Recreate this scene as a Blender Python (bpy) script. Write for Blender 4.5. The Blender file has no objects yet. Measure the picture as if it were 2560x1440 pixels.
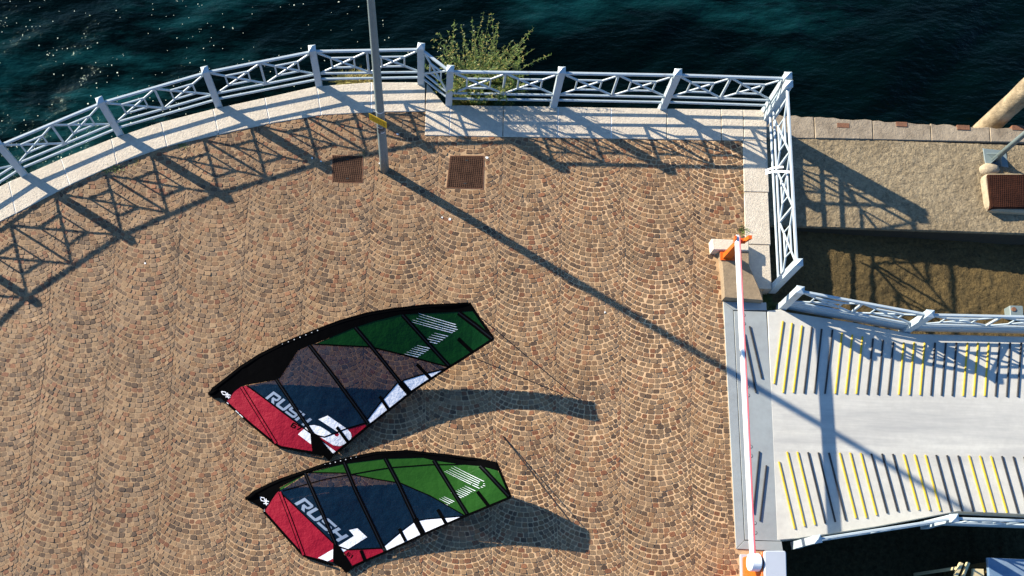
import bpy, bmesh, math, random
import numpy as np
from mathutils import Vector, Matrix

# surveyed positions in metres (x along the straight railing, y towards the lake)
DATA = {
 'sail_high': {"ctrl":[[-4.066,4.391,0.05],[-3.362,4.858,0.25],[-3.132,4.935,0.34],[-2.105,5.417,0.7],[-1.327,5.634,0.84],[-0.629,5.786,0.94],[0.064,5.86,1.03],[0.557,5.861,1.12],[1.003,5.289,0.93],[0.656,5.13,0.66],[0.178,4.857,0.46],[-0.517,4.399,0.31],[-1.144,3.893,0.19],[-1.494,3.537,0.09],[-1.801,3.258,0.04],[-2.724,3.446,0.04],[-3.411,3.927,0.04]],"sleeve":[[-4.089,4.405],[-4.031,4.497],[-3.78,4.681],[-3.513,4.882],[-3.164,5.065],[-2.73,5.241],[-2.199,5.419],[-1.679,5.598],[-1.202,5.723],[-0.79,5.79],[-0.186,5.856],[0.55,5.867],[0.652,5.739],[0.325,5.738],[-0.299,5.718],[-0.619,5.695],[-1.072,5.587],[-1.444,5.473],[-1.747,5.353],[-2.131,5.209],[-2.247,5.177],[-2.428,5.107],[-2.746,4.657],[-2.827,4.618],[-3.37,4.551],[-3.505,4.518],[-3.616,4.441],[-3.747,4.278],[-3.799,4.263],[-3.869,4.327],[-3.989,4.313],[-4.088,4.369]],"window":[[-3.377,4.537],[-2.827,4.618],[-2.746,4.657],[-2.428,5.107],[-2.247,5.177],[-2.131,5.202],[-1.602,5.181],[-1.127,5.174],[-0.567,5.074],[0.225,4.916],[0.185,4.857],[-0.173,4.767],[-0.511,4.653],[-0.644,4.594],[-0.885,4.314],[-1.16,3.954],[-1.202,3.891],[-1.529,3.797],[-1.92,3.637],[-2.174,3.699],[-2.293,3.78],[-2.741,4.091],[-3.122,4.362]],"white":[[0.185,4.857],[-0.173,4.767],[-0.511,4.653],[-0.644,4.594],[-0.885,4.314],[-1.16,3.954],[-1.094,3.902],[-0.76,4.177],[-0.474,4.401],[-0.342,4.514],[-0.085,4.691],[-0.023,4.733]],"patch":[[-2.173,3.699],[-2.115,3.709],[-2.045,3.664],[-1.771,3.345],[-1.692,3.382],[-1.825,3.22],[-1.872,3.269],[-1.92,3.306],[-2.059,3.33],[-2.129,3.372]],"rush":[[-3.031,4.316],[-2.292,3.814],[-2.878,4.43]],"size":[[-2.553,3.808],[-2.357,3.728],[-2.506,3.886]],"fish":[[-3.884,4.403],[-3.712,4.302],[-3.817,4.462]],"chev":[[-0.297,5.716],[0.347,5.554],[-0.296,5.679],[0.365,5.516],[-0.338,5.646],[0.383,5.477],[-0.401,5.618],[0.342,5.454],[-0.421,5.589],[0.301,5.432],[-0.019,5.428],[0.223,5.382],[-0.066,5.399],[0.177,5.355],[-0.108,5.369],[0.135,5.325],[-0.155,5.34],[0.088,5.296],[-0.203,5.312],[0.041,5.269],[-0.313,5.231],[-0.069,5.189],[-0.36,5.202],[-0.116,5.161],[-0.403,5.177],[-0.158,5.136],[-0.439,5.146],[-0.195,5.105],[-0.487,5.12],[-0.243,5.079],[-0.529,5.089],[-0.285,5.049]],"red":[[[-3.746,4.27],[-3.616,4.441],[-3.505,4.518],[-3.377,4.537],[-3.122,4.362],[-2.741,4.091],[-2.293,3.78],[-2.174,3.699],[-2.13,3.387],[-2.429,3.422],[-2.702,3.467],[-2.815,3.523],[-3.281,3.87]],[[-2.028,3.647],[-1.92,3.637],[-1.529,3.797],[-1.202,3.891],[-1.172,3.851],[-1.298,3.724],[-1.705,3.402],[-1.734,3.407]]],"green":[[[-2.131,5.202],[-1.747,5.353],[-1.444,5.473],[-1.072,5.587],[-0.619,5.695],[-0.299,5.718],[0.325,5.738],[0.652,5.739],[1.003,5.301],[0.656,5.136],[0.247,4.91],[-0.567,5.074],[-1.127,5.174],[-1.602,5.181]]],"numeral":[[[-2.035,3.941],[-1.87,4.011],[-1.509,3.789],[-1.45,3.731],[-1.431,3.665],[-1.447,3.61],[-1.525,3.546],[-1.638,3.491],[-1.753,3.502],[-1.858,3.559],[-1.998,3.638],[-1.917,3.637],[-1.758,3.702],[-1.717,3.659],[-1.677,3.655],[-1.655,3.695],[-1.679,3.733]],[[-2.399,3.673],[-2.257,3.803],[-2.188,3.832],[-2.107,3.84],[-1.991,3.815],[-1.84,3.732],[-1.799,3.7],[-1.918,3.651],[-2.01,3.656],[-2.08,3.691],[-2.118,3.713],[-2.175,3.703],[-2.156,3.505]],[[-1.955,3.556],[-1.704,3.393],[-1.754,3.357]]],"border":[[[-3.776,4.256],[-3.281,3.855],[-2.799,3.488],[-2.701,3.446],[-2.063,3.347]],[[1.01,5.294],[0.657,5.124],[0.254,4.897],[-0.064,4.692],[-0.349,4.501],[-0.759,4.164],[-1.08,3.903],[-1.178,3.824],[-1.466,3.58],[-1.718,3.359]],[[0.564,5.855],[0.652,5.739],[1.01,5.294]]],"seam":[[[-3.377,4.537],[-3.122,4.362],[-2.741,4.091],[-2.293,3.78],[-2.174,3.699],[-2.021,3.655],[-1.92,3.637],[-1.529,3.797],[-1.188,3.906]],[[-2.131,5.202],[-1.602,5.181],[-1.127,5.174],[-0.567,5.074],[0.247,4.91]],[[0.199,4.877],[-0.174,4.78],[-0.511,4.667],[-0.652,4.6],[-0.892,4.32],[-1.168,3.954]]],"batten":[[[[-2.82,4.618],[-2.485,4.16],[-2.138,3.693]],0.063],[[[-2.218,5.183],[-1.756,4.651],[-1.293,4.086],[-1.144,3.9]],0.07],[[[-1.409,5.48],[-1.128,5.193],[-0.764,4.806],[-0.595,4.623]],0.07],[[[-0.595,4.623],[-0.411,4.437]],0.105],[[[-0.584,5.689],[-0.165,5.308],[0.26,4.923]],0.07],[[[0.387,5.724],[0.7,5.515],[0.983,5.297]],0.077],[[[-0.307,4.931],[-0.057,4.706]],0.056],[[[-0.951,4.372],[-0.78,4.149]],0.056],[[[0.401,5.344],[0.656,5.136]],0.056],[[[-1.702,3.818],[-1.494,3.565]],0.056]],"redbatten":[[[[-3.475,4.51],[-3.111,3.974],[-2.799,3.509]],0.056]],"digits":"67","cords":[[[0.781,5.625,1.039],[1.909,4.978,0.35],[2.556,4.595,0.012]],[[0.663,5.136,0.666],[0.673,5.096,0.5],[2.311,4.624,0.012]]]},
 'sail_low': {"ctrl":[[-3.251,2.488,0.05],[-3.103,2.646,0.05],[-2.672,2.831,0.12],[-2.284,2.989,0.2],[-1.81,3.138,0.3],[-1.247,3.289,0.36],[-0.614,3.366,0.41],[0.263,3.334,0.47],[0.801,3.254,0.6],[1.106,3.148,0.79],[1.388,2.579,0.66],[0.702,2.301,0.36],[0.307,2.121,0.28],[-0.091,1.935,0.19],[-0.713,1.627,0.08],[-1.101,1.446,0.05],[-1.403,1.245,0.04],[-2.174,1.491,0.04],[-2.906,2.249,0.04]],"sleeve":[[-3.273,2.495],[-3.159,2.622],[-2.897,2.758],[-2.673,2.859],[-2.284,2.989],[-1.882,3.13],[-1.423,3.25],[-0.966,3.351],[-0.418,3.391],[0.263,3.334],[0.801,3.254],[1.112,3.154],[1.152,3.009],[0.846,3.113],[0.401,3.177],[-0.005,3.235],[-0.139,3.267],[-0.813,3.231],[-1.546,3.122],[-2.166,2.962],[-2.38,2.855],[-2.674,2.696],[-2.7,2.632],[-2.743,2.603],[-2.91,2.321],[-2.952,2.291],[-3.042,2.353],[-3.139,2.414],[-3.271,2.466]],"window":[[-2.649,2.647],[-2.222,2.905],[-2.151,2.955],[-1.505,2.964],[-0.949,2.875],[-0.51,2.818],[0.018,2.609],[0.613,2.286],[-0.051,2.205],[-0.239,2.167],[-0.465,1.989],[-0.759,1.73],[-0.8,1.687],[-1.391,1.637],[-1.57,1.679],[-1.665,1.739],[-2.088,2.113],[-2.511,2.486],[-2.662,2.611]],"white":[[0.614,2.265],[-0.051,2.198],[-0.239,2.16],[-0.465,1.982],[-0.752,1.724],[-0.706,1.641],[-0.361,1.825],[-0.098,1.942],[0.046,2.02],[0.341,2.15]],"patch":[[-1.659,1.738],[-1.576,1.698],[-1.56,1.698],[-1.312,1.339],[-1.118,1.438],[-1.415,1.217],[-1.483,1.3],[-1.649,1.39]],"rush":[[-2.402,2.428],[-1.568,1.757],[-2.218,2.533]],"size":[[-1.434,1.546],[-1.318,1.472],[-1.394,1.598]],"fish":[[-3.049,2.48],[-2.898,2.367],[-2.981,2.553]],"chev":[[0.406,3.122],[0.925,2.849],[0.36,3.102],[0.937,2.807],[0.327,3.071],[0.946,2.771],[0.281,3.051],[0.91,2.749],[0.247,3.038],[0.859,2.735],[0.606,2.786],[0.788,2.696],[0.567,2.763],[0.75,2.673],[0.527,2.743],[0.711,2.655],[0.488,2.723],[0.672,2.635],[0.455,2.703],[0.639,2.616],[0.416,2.683],[0.6,2.596],[0.376,2.667],[0.56,2.581],[0.25,2.601],[0.435,2.516],[0.217,2.581],[0.402,2.496],[0.177,2.563],[0.362,2.478],[0.137,2.539],[0.323,2.454]],"red":[[[-2.909,2.314],[-2.7,2.632],[-2.662,2.611],[-2.511,2.486],[-2.088,2.113],[-1.665,1.739],[-1.65,1.41],[-1.886,1.451],[-2.153,1.512],[-2.235,1.58],[-2.477,1.82],[-2.906,2.257]],[[-1.48,1.589],[-1.395,1.63],[-1.185,1.638],[-0.798,1.684],[-0.774,1.605],[-1.06,1.472],[-1.313,1.344]]],"green":[[[-2.151,2.962],[-1.546,3.122],[-0.813,3.231],[-0.139,3.267],[-0.005,3.235],[0.401,3.177],[0.846,3.113],[1.152,3.009],[1.388,2.579],[0.702,2.307],[0.613,2.286],[0.018,2.609],[-0.51,2.818],[-0.949,2.875],[-1.505,2.964]],[[-2.673,2.689],[-2.38,2.855],[-2.18,2.955],[-2.65,2.654]]],"numeral":[[[-1.393,1.977],[-1.248,2.014],[-1.07,1.866],[-1.396,1.646],[-1.565,1.698],[-1.302,1.879]],[[-1.924,1.471],[-1.66,1.636],[-1.658,1.47],[-1.748,1.419]],[[-1.531,1.657],[-1.422,1.629],[-1.48,1.589]]],"border":[[[-2.951,2.277],[-2.476,1.792],[-2.234,1.552],[-2.152,1.491],[-1.648,1.354]],[[1.388,2.579],[0.702,2.301],[0.307,2.121],[-0.091,1.935],[-0.713,1.627],[-0.775,1.597],[-1.101,1.446],[-1.301,1.34]],[[1.112,3.148],[1.388,2.579]]],"seam":[[[-2.662,2.611],[-2.511,2.486],[-2.088,2.113],[-1.665,1.739],[-1.57,1.679],[-1.391,1.637],[-0.8,1.687]],[[-2.151,2.962],[-1.505,2.964],[-0.949,2.875],[-0.51,2.818],[0.018,2.609],[0.613,2.286]],[[0.614,2.272],[-0.051,2.205],[-0.239,2.167],[-0.465,1.989],[-0.759,1.73]],[[-2.613,2.64],[-1.872,2.845],[-0.955,3.034],[-0.681,3.082],[-0.002,3.147],[0.67,3.159]]],"batten":[[[[-2.224,2.961],[-2.098,2.696],[-1.645,1.775],[-1.621,1.713]],0.063],[[[-1.525,3.151],[-1.326,2.712],[-0.779,1.681]],0.07],[[[-0.799,3.231],[-0.566,2.831],[-0.241,2.209]],0.07],[[[-0.241,2.209],[-0.091,1.956]],0.098],[[[0.051,3.223],[0.375,2.737],[0.661,2.307]],0.07],[[[0.853,3.113],[1.116,2.831],[1.354,2.592]],0.07],[[[0.152,2.375],[0.307,2.135]],0.056],[[[-0.509,2.029],[-0.388,1.817]],0.056],[[[0.823,2.684],[1.015,2.447]],0.056],[[[-1.172,1.632],[-1.095,1.46]],0.056]],"redbatten":[[[[-2.663,2.618],[-2.418,2.069],[-2.182,1.511]],0.056]],"digits":"61","cords":[[[1.112,3.148,0.793],[1.281,3.8,0.012],[2.478,2.318,0.012]],[[1.395,2.572,0.66],[2.181,2.392,0.012]]]},
 'posts_curve': [[-9.702,7.366],[-8.022,8.653],[-6.24,9.544],[-4.366,10.199],[-2.431,10.672],[-0.447,10.762]],
 'posts_straight': [[0.101,10.327],[2.109,10.343],[4.188,10.353],[6.138,10.335]],
 'posts_side': [[6.148,10.176],[6.215,6.796]],
 'ramp_up': [[6.348,6.425],[8.564,6.055],[11.077,6.076]],
 'ramp_low': [[6.489,2.041],[8.764,2.482],[11.107,2.489]],
 'kerb_in': [[-9.803,6.837],[-8.792,7.392],[-8.069,7.828],[-7.089,8.438],[-6.219,8.901],[-5.283,9.292],[-4.302,9.56],[-3.328,9.82],[-2.348,10.021],[-1.386,10.105],[-0.355,10.156]],
 'kerb_out': [[-10.06,7.315],[-9.02,7.998],[-8.282,8.472],[-7.316,8.971],[-6.384,9.414],[-5.442,9.791],[-4.452,10.095],[-3.464,10.357],[-2.468,10.628],[-1.416,10.739],[-0.378,10.764]],
 'kerb_straight_x': [-0.341,0.135,1.152,2.197,3.208,4.262,5.289,5.704],
 'kerb_pts': {"inner":[-0.329,9.646],"innerR":[5.694,9.695],"outerL":[0.032,10.292],"outerR":[6.16,10.336],"sideIn":[5.675,7.771],"sideInB":[5.752,7.615],"sideOutB":[6.154,6.75],"sideB":[5.863,6.741],"side_y":[9.701,8.649,7.603,6.741]},
 'plate': [[5.261,6.467],[6.038,6.476],[6.049,6.33],[6.189,2.089],[6.211,1.907],[5.401,1.919]],
 'plate_in': [[5.439,6.303],[5.55,2.079]],
 'deck': [[6.056,6.322],[6.303,6.353],[6.432,6.303],[7.58,6.148],[8.646,5.961],[9.645,5.97],[11.631,5.973],[11.363,2.7],[9.271,2.722],[7.84,2.399],[6.934,2.224],[6.446,2.135],[6.112,2.094]],
 'bars_up': [[[6.327,6.125],[6.138,4.936]],[[6.489,6.092],[6.294,4.773]],[[6.667,6.05],[6.475,4.779]],[[6.841,6.027],[6.662,4.776]],[[7.02,5.994],[6.849,4.783]],[[7.214,5.987],[7.035,4.78]],[[7.382,5.93],[7.218,4.786]],[[7.566,5.903],[7.403,4.792]],[[7.747,5.875],[7.591,4.795]],[[7.934,5.843],[7.781,4.795]],[[8.112,5.82],[7.967,4.796]],[[8.294,5.788],[8.153,4.802]],[[8.48,5.785],[8.344,4.805]],[[8.664,5.794],[8.529,4.808]],[[8.851,5.793],[8.719,4.814]],[[9.038,5.799],[8.907,4.815]],[[9.229,5.805],[9.094,4.818]],[[9.418,5.811],[9.285,4.818]],[[9.614,5.817],[9.477,4.821]],[[9.801,5.823],[9.662,4.827]],[[9.991,5.83],[9.856,4.834]],[[10.183,5.836],[10.045,4.835]],[[10.373,5.842],[10.242,4.836]],[[10.569,5.848],[10.432,4.839]],[[10.764,5.853],[10.625,4.842]]],
 'bars_low': [[[6.18,3.502],[6.422,2.309]],[[6.329,3.685],[6.596,2.358]],[[6.511,3.691],[6.777,2.393]],[[6.696,3.691],[6.954,2.422]],[[6.878,3.693],[7.13,2.454]],[[7.064,3.695],[7.309,2.493]],[[7.251,3.702],[7.492,2.537]],[[7.435,3.709],[7.672,2.55]],[[7.621,3.708],[7.85,2.604]],[[7.806,3.704],[8.033,2.646]],[[7.994,3.711],[8.216,2.685]],[[8.182,3.713],[8.397,2.711]],[[8.371,3.713],[8.581,2.724]],[[8.563,3.715],[8.77,2.725]],[[8.75,3.715],[8.955,2.721]],[[8.938,3.722],[9.144,2.717]],[[9.127,3.722],[9.333,2.72]],[[9.32,3.725],[9.526,2.723]],[[9.509,3.731],[9.719,2.723]],[[9.7,3.734],[9.91,2.726]],[[9.891,3.734],[10.103,2.727]],[[10.082,3.741],[10.291,2.727]],[[10.278,3.741],[10.48,2.73]],[[10.469,3.743],[10.668,2.733]],[[10.659,3.746],[10.856,2.735]]],
 'bars_flap': [[[5.721,6.006],[5.918,5.029]],[[5.616,5.865],[5.807,4.76]],[[5.84,3.677],[5.704,2.55]],[[5.957,3.427],[5.819,2.423]]],
 'studs': [[5.624,6.219],[5.627,6.059],[5.668,4.868],[5.671,4.704],[5.694,3.758],[5.697,3.591],[5.734,2.385],[5.74,2.213]],
 'covers': [[[-2.079,9.185],[-1.519,9.183],[-1.494,8.657],[-2.05,8.642]],[[0.174,9.228],[0.789,9.244],[0.791,8.597],[0.126,8.595]]],
 'pole': [-1.072,8.923],
 'quay': [[6.868,10.482],[11.209,10.305],[11.055,8.16],[6.909,8.186]],
 'quay_joint': [7.205,8.316,9.424,10.543],
 'quay_row': [[7.197,10.0],[10.546,10.02]],
 'pockets': [[7.752,10.293],[8.871,10.347],[10.042,10.309],[11.082,10.327]],
 'chamber': [[10.377,9.26],[11.107,9.28],[11.059,8.621],[10.392,8.602]],
 'chamber_out': [[10.297,9.323],[11.365,9.352],[11.305,8.531],[10.354,8.569]],
 'mast': [10.496,9.593],
 'mastplate': [[10.394,9.89],[10.822,9.852],[10.851,9.503],[10.419,9.575]],
 'pile': [10.74,10.538],
 'slip_test': [[9.942,7.249],[10.003,7.293],[10.064,7.337],[10.125,7.382]],
 'block': [[5.012,7.611],[5.688,7.599],[5.684,7.396],[5.03,7.392]],
 'wedge': [[5.698,7.407],[5.699,7.119],[5.774,6.928],[5.869,6.684],[5.936,6.455],[5.232,6.489],[5.217,6.893],[5.194,7.244],[5.146,7.408]],
 'rest': [[5.306,7.326,-0.0],[5.331,7.289,0.86],[5.373,7.316,0.9]],
 'boom': [[5.234,7.346,0.86],[5.368,1.718,0.86]],
 'cab': [[5.14,1.713],[5.519,1.748],[5.533,1.781],[5.878,1.801]],
 'hub': [5.377,1.582,0.9],
 'cabinet2': [[9.797,1.942],[10.687,1.934]],
 'beam': [[9.373,1.84],[9.15,1.564],[9.615,1.849],[9.46,1.576],[9.787,1.848]],
 'eye': [10.937,6.794],
 'shrub': [0.5,10.624],
 'test': [[3.465,3.075],[2.324,3.034],[4.609,3.117],[-1.791,10.781]],
 'weeds': {"a":[[-6.234,8.817],[-6.045,8.872],[-4.942,9.301]],"b":[[5.673,8.732],[5.653,7.81],[0.946,9.687],[0.336,9.671],[-1.523,9.249],[1.122,10.327]],"c":[6.116,6.612],"dry":[[-1.873,10.865],[-1.603,10.914],[-1.517,10.745],[-1.944,10.735]]},
 'cam': {"M":[[0.99887,0.036113,-0.0309],[0.040735,-0.985437,0.165088],[-0.024488,-0.16616,-0.985795]],"f":2250.31,"cx":1003.91,"cy":1238.18,"H":15.85},
}
D = DATA
# ------------------------------------------------------------------ camera, world, sun, exposure
sc = bpy.context.scene
PI = math.pi
cam_d = bpy.data.cameras.new('camera'); cam = bpy.data.objects.new('camera', cam_d)
sc.collection.objects.link(cam); sc.camera = cam
CM = D['cam']; M = CM['M']
cam_d.sensor_width = 36.0; cam_d.sensor_fit = 'HORIZONTAL'
cam_d.lens = CM['f'] * 36 / 2560
cam_d.shift_x = (1280 - CM['cx']) / 2560; cam_d.shift_y = (CM['cy'] - 720) / 2560
cam_d.clip_start = 0.1; cam_d.clip_end = 3000
cam.matrix_world = Matrix(((M[0][0], -M[0][1], -M[0][2], 0), (M[1][0], -M[1][1], -M[1][2], 0), (M[2][0], -M[2][1], -M[2][2], CM['H']), (0, 0, 0, 1)))

SUN_AZ, SUN_EL = math.radians(-30.5), math.radians(22.4)      # heading of the shadows, height of the sun
world = bpy.data.worlds.new('World'); sc.world = world; world.use_nodes = True
wn = world.node_tree; wn.nodes.clear()
sky = wn.nodes.new('ShaderNodeTexSky'); sky.sky_type = 'NISHITA'; sky.sun_disc = False
sky.sun_elevation = SUN_EL
sky.sun_rotation = math.atan2(-math.cos(SUN_AZ), -math.sin(SUN_AZ))
sky.air_density = 1.0; sky.dust_density = 0.7; sky.ozone_density = 2.5
bg = wn.nodes.new('ShaderNodeBackground'); bg.inputs['Strength'].default_value = 0.075
wo = wn.nodes.new('ShaderNodeOutputWorld')
sky_tint = wn.nodes.new('ShaderNodeMixRGB'); sky_tint.blend_type = 'MULTIPLY'; sky_tint.inputs[0].default_value = 1.0; sky_tint.inputs[2].default_value = (0.60, 0.91, 1.22, 1)   # blue tint on the sky alone, added to colour the shadows
wn.links.new(sky.outputs[0], sky_tint.inputs[1]); wn.links.new(sky_tint.outputs[0], bg.inputs[0]); wn.links.new(bg.outputs[0], wo.inputs[0])
sun_d = bpy.data.lights.new('sun', 'SUN'); sun_d.energy = 5.0; sun_d.angle = math.radians(0.55); sun_d.color = (1.0, 0.90, 0.74)
sun = bpy.data.objects.new('sun', sun_d); sc.collection.objects.link(sun)
sun.rotation_euler = Vector((math.cos(SUN_AZ) * math.cos(SUN_EL), math.sin(SUN_AZ) * math.cos(SUN_EL), -math.sin(SUN_EL))).to_track_quat('-Z', 'Y').to_euler()
sun.location = (-20, 12, 20)
vs = sc.view_settings; vs.view_transform = 'Standard'; vs.look = 'None'; vs.exposure = 1.25; vs.gamma = 1.0; vs.use_curve_mapping = False

# ------------------------------------------------------------------ helpers
COL = sc.collection
rnd = random.Random(7)

def link(name, verts, faces, mat=None, parent=None, smooth=False):
    me = bpy.data.meshes.new(name); me.from_pydata([tuple(v) for v in verts], [], faces); me.update()
    o = bpy.data.objects.new(name, me); COL.objects.link(o)
    if mat is not None: me.materials.append(mat)
    if parent is not None: o.parent = parent
    if smooth:
        for p in me.polygons: p.use_smooth = True
    return o

def empty(name, loc, label, cat, group=None):
    o = bpy.data.objects.new(name, None); COL.objects.link(o); o.location = loc; o.empty_display_size = 0.2
    tag(o, label, cat, group); return o

def tag(o, label=None, cat=None, group=None, kind=None):
    if label: o['label'] = label
    if cat: o['category'] = cat
    if group: o['group'] = group
    if kind: o['kind'] = kind
    return o

class MB:
    """collects simple shapes for ONE mesh; coordinates are world, origin subtracts the parent's place"""
    def __init__(s, org=(0, 0, 0)): s.v = []; s.f = []; s.o = Vector(org)
    def add(s, vs_, fs):
        n = len(s.v); s.v += [tuple(Vector(v) - s.o) for v in vs_]; s.f += [tuple(i + n for i in f) for f in fs]; return s
    def box(s, x0, x1, y0, y1, z0, z1):
        return s.add([(x0, y0, z0), (x1, y0, z0), (x1, y1, z0), (x0, y1, z0), (x0, y0, z1), (x1, y0, z1), (x1, y1, z1), (x0, y1, z1)],
                     [(0, 3, 2, 1), (4, 5, 6, 7), (0, 1, 5, 4), (1, 2, 6, 5), (2, 3, 7, 6), (3, 0, 4, 7)])
    def bar(s, p, q, n, wn_, wt, bev=0.0):
        p = Vector(p); q = Vector(q); n = Vector(n).normalized(); d = (q - p).normalized(); t = d.cross(n).normalized()
        a, b = wn_ / 2, wt / 2
        if bev <= 0: prof = [(-a, -b), (a, -b), (a, b), (-a, b)]
        else:
            c = bev; prof = [(-a + c, -b), (a - c, -b), (a, -b + c), (a, b - c), (a - c, b), (-a + c, b), (-a, b - c), (-a, -b + c)]
        k = len(prof); vs_ = [p + n * x + t * y for x, y in prof] + [q + n * x + t * y for x, y in prof]
        fs = [(i, (i + 1) % k, (i + 1) % k + k, i + k) for i in range(k)] + [tuple(range(k - 1, -1, -1)), tuple(range(k, 2 * k))]
        return s.add(vs_, fs)
    def prism(s, poly, z0, z1, bev=0.0):
        poly = [tuple(p[:2]) for p in poly]
        if sum(poly[i][0] * poly[(i + 1) % len(poly)][1] - poly[(i + 1) % len(poly)][0] * poly[i][1] for i in range(len(poly))) < 0: poly = poly[::-1]
        k = len(poly)
        if bev <= 0:
            return s.add([(x, y, z0) for x, y in poly] + [(x, y, z1) for x, y in poly], [(i, (i + 1) % k, (i + 1) % k + k, i + k) for i in range(k)] + [tuple(range(k - 1, -1, -1)), tuple(range(k, 2 * k))])
        ins = inset(poly, bev)
        vs_ = [(x, y, z0) for x, y in poly] + [(x, y, z1 - bev) for x, y in poly] + [(x, y, z1) for x, y in ins]
        fs = [(i, (i + 1) % k, (i + 1) % k + k, i + k) for i in range(k)] + [(i + k, (i + 1) % k + k, (i + 1) % k + 2 * k, i + 2 * k) for i in range(k)] + [tuple(range(k - 1, -1, -1)), tuple(range(2 * k, 3 * k))]
        return s.add(vs_, fs)
    def tube(s, pts, rads, seg=10, cap=True):
        pts = [Vector(p) for p in pts]; rings = []
        if not isinstance(rads, (list, tuple)): rads = [rads] * len(pts)
        for i, p in enumerate(pts):
            d = ((pts[min(i + 1, len(pts) - 1)] - pts[max(i - 1, 0)])).normalized()
            u = d.cross(Vector((0.13, 0.31, 0.94))); u = u.normalized() if u.length > 1e-4 else Vector((1, 0, 0)); w = d.cross(u)
            rings.append([p + (u * math.cos(2 * PI * j / seg) + w * math.sin(2 * PI * j / seg)) * rads[i] for j in range(seg)])
        vs_ = [v for r in rings for v in r]; fs = []
        for i in range(len(pts) - 1):
            for j in range(seg): fs.append((i * seg + j, i * seg + (j + 1) % seg, (i + 1) * seg + (j + 1) % seg, (i + 1) * seg + j))
        if cap: fs += [tuple(range(seg - 1, -1, -1)), tuple(range((len(pts) - 1) * seg, len(pts) * seg))]
        return s.add(vs_, fs)
    def build(s, name, mat, parent=None, smooth=False):
        return link(name, s.v, s.f, mat, parent, smooth)

def inset(poly, d):
    k = len(poly); out = []
    for i in range(k):
        a, b, c = Vector(poly[i - 1]), Vector(poly[i]), Vector(poly[(i + 1) % k])
        e, f = (b - a).normalized(), (c - b).normalized()
        n1, n2 = Vector((-e.y, e.x)), Vector((-f.y, f.x)); m = n1 + n2
        m = m / max(0.35, m.dot(n1)) if m.length > 1e-6 else n1
        out.append((b.x + m.x * d, b.y + m.y * d))
    return out

def inside(poly, x, y):
    c = False; j = len(poly) - 1
    for i in range(len(poly)):
        xi, yi = poly[i][0], poly[i][1]; xj, yj = poly[j][0], poly[j][1]
        if (yi > y) != (yj > y) and x < (xj - xi) * (y - yi) / (yj - yi) + xi: c = not c
        j = i
    return c

# ------------------------------------------------------------------ materials
def mat(name, col, rough=0.6, spread=0.0, scale=8.0, bump=0.0, bscale=60.0, metal=0.0, spec=0.5, col2=None, c2scale=1.5, c2amt=0.5, coat=0.0, detail=6, low=0.4, high=0.65):
    m = bpy.data.materials.new(name); m.use_nodes = True; nt = m.node_tree; N = nt.nodes; L = nt.links
    b = N['Principled BSDF']; b.inputs['Roughness'].default_value = rough; b.inputs['Metallic'].default_value = metal
    b.inputs['Specular IOR Level'].default_value = spec; b.inputs['Coat Weight'].default_value = coat
    b.inputs['Base Color'].default_value = (*col, 1)
    tc = N.new('ShaderNodeTexCoord')
    geo = N.new('ShaderNodeNewGeometry')
    src = None
    if spread or col2:
        base = N.new('ShaderNodeRGB'); base.outputs[0].default_value = (*col, 1); src = base.outputs[0]
        if col2:
            n2 = N.new('ShaderNodeTexNoise'); n2.inputs['Scale'].default_value = c2scale; n2.inputs['Detail'].default_value = detail; n2.inputs['Roughness'].default_value = 0.62
            L.new(geo.outputs['Position'], n2.inputs['Vector'])
            r2 = N.new('ShaderNodeValToRGB'); r2.color_ramp.elements[0].position = low; r2.color_ramp.elements[1].position = high
            L.new(n2.outputs['Fac'], r2.inputs[0])
            ml = N.new('ShaderNodeMath'); ml.operation = 'MULTIPLY'; ml.inputs[1].default_value = c2amt; L.new(r2.outputs[0], ml.inputs[0])
            mx = N.new('ShaderNodeMixRGB'); mx.inputs[2].default_value = (*col2, 1); L.new(ml.outputs[0], mx.inputs[0]); L.new(src, mx.inputs[1]); src = mx.outputs[0]
        if spread:
            n1 = N.new('ShaderNodeTexNoise'); n1.inputs['Scale'].default_value = scale; n1.inputs['Detail'].default_value = 8; n1.inputs['Roughness'].default_value = 0.7
            L.new(geo.outputs['Position'], n1.inputs['Vector'])
            mr = N.new('ShaderNodeMapRange'); mr.inputs[1].default_value = 0.25; mr.inputs[2].default_value = 0.75; mr.inputs[3].default_value = 1 - spread; mr.inputs[4].default_value = 1 + spread
            L.new(n1.outputs['Fac'], mr.inputs[0])
            vm = N.new('ShaderNodeVectorMath'); vm.operation = 'SCALE'; L.new(src, vm.inputs[0]); L.new(mr.outputs[0], vm.inputs['Scale']); src = vm.outputs[0]
        L.new(src, b.inputs['Base Color'])
    if bump:
        nb = N.new('ShaderNodeTexNoise'); nb.inputs['Scale'].default_value = bscale; nb.inputs['Detail'].default_value = 5; nb.inputs['Roughness'].default_value = 0.65
        L.new(geo.outputs['Position'], nb.inputs['Vector'])
        bp = N.new('ShaderNodeBump'); bp.inputs['Strength'].default_value = 1.0; bp.inputs['Distance'].default_value = bump
        L.new(nb.outputs['Fac'], bp.inputs['Height']); L.new(bp.outputs[0], b.inputs['Normal'])
    return m

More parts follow.
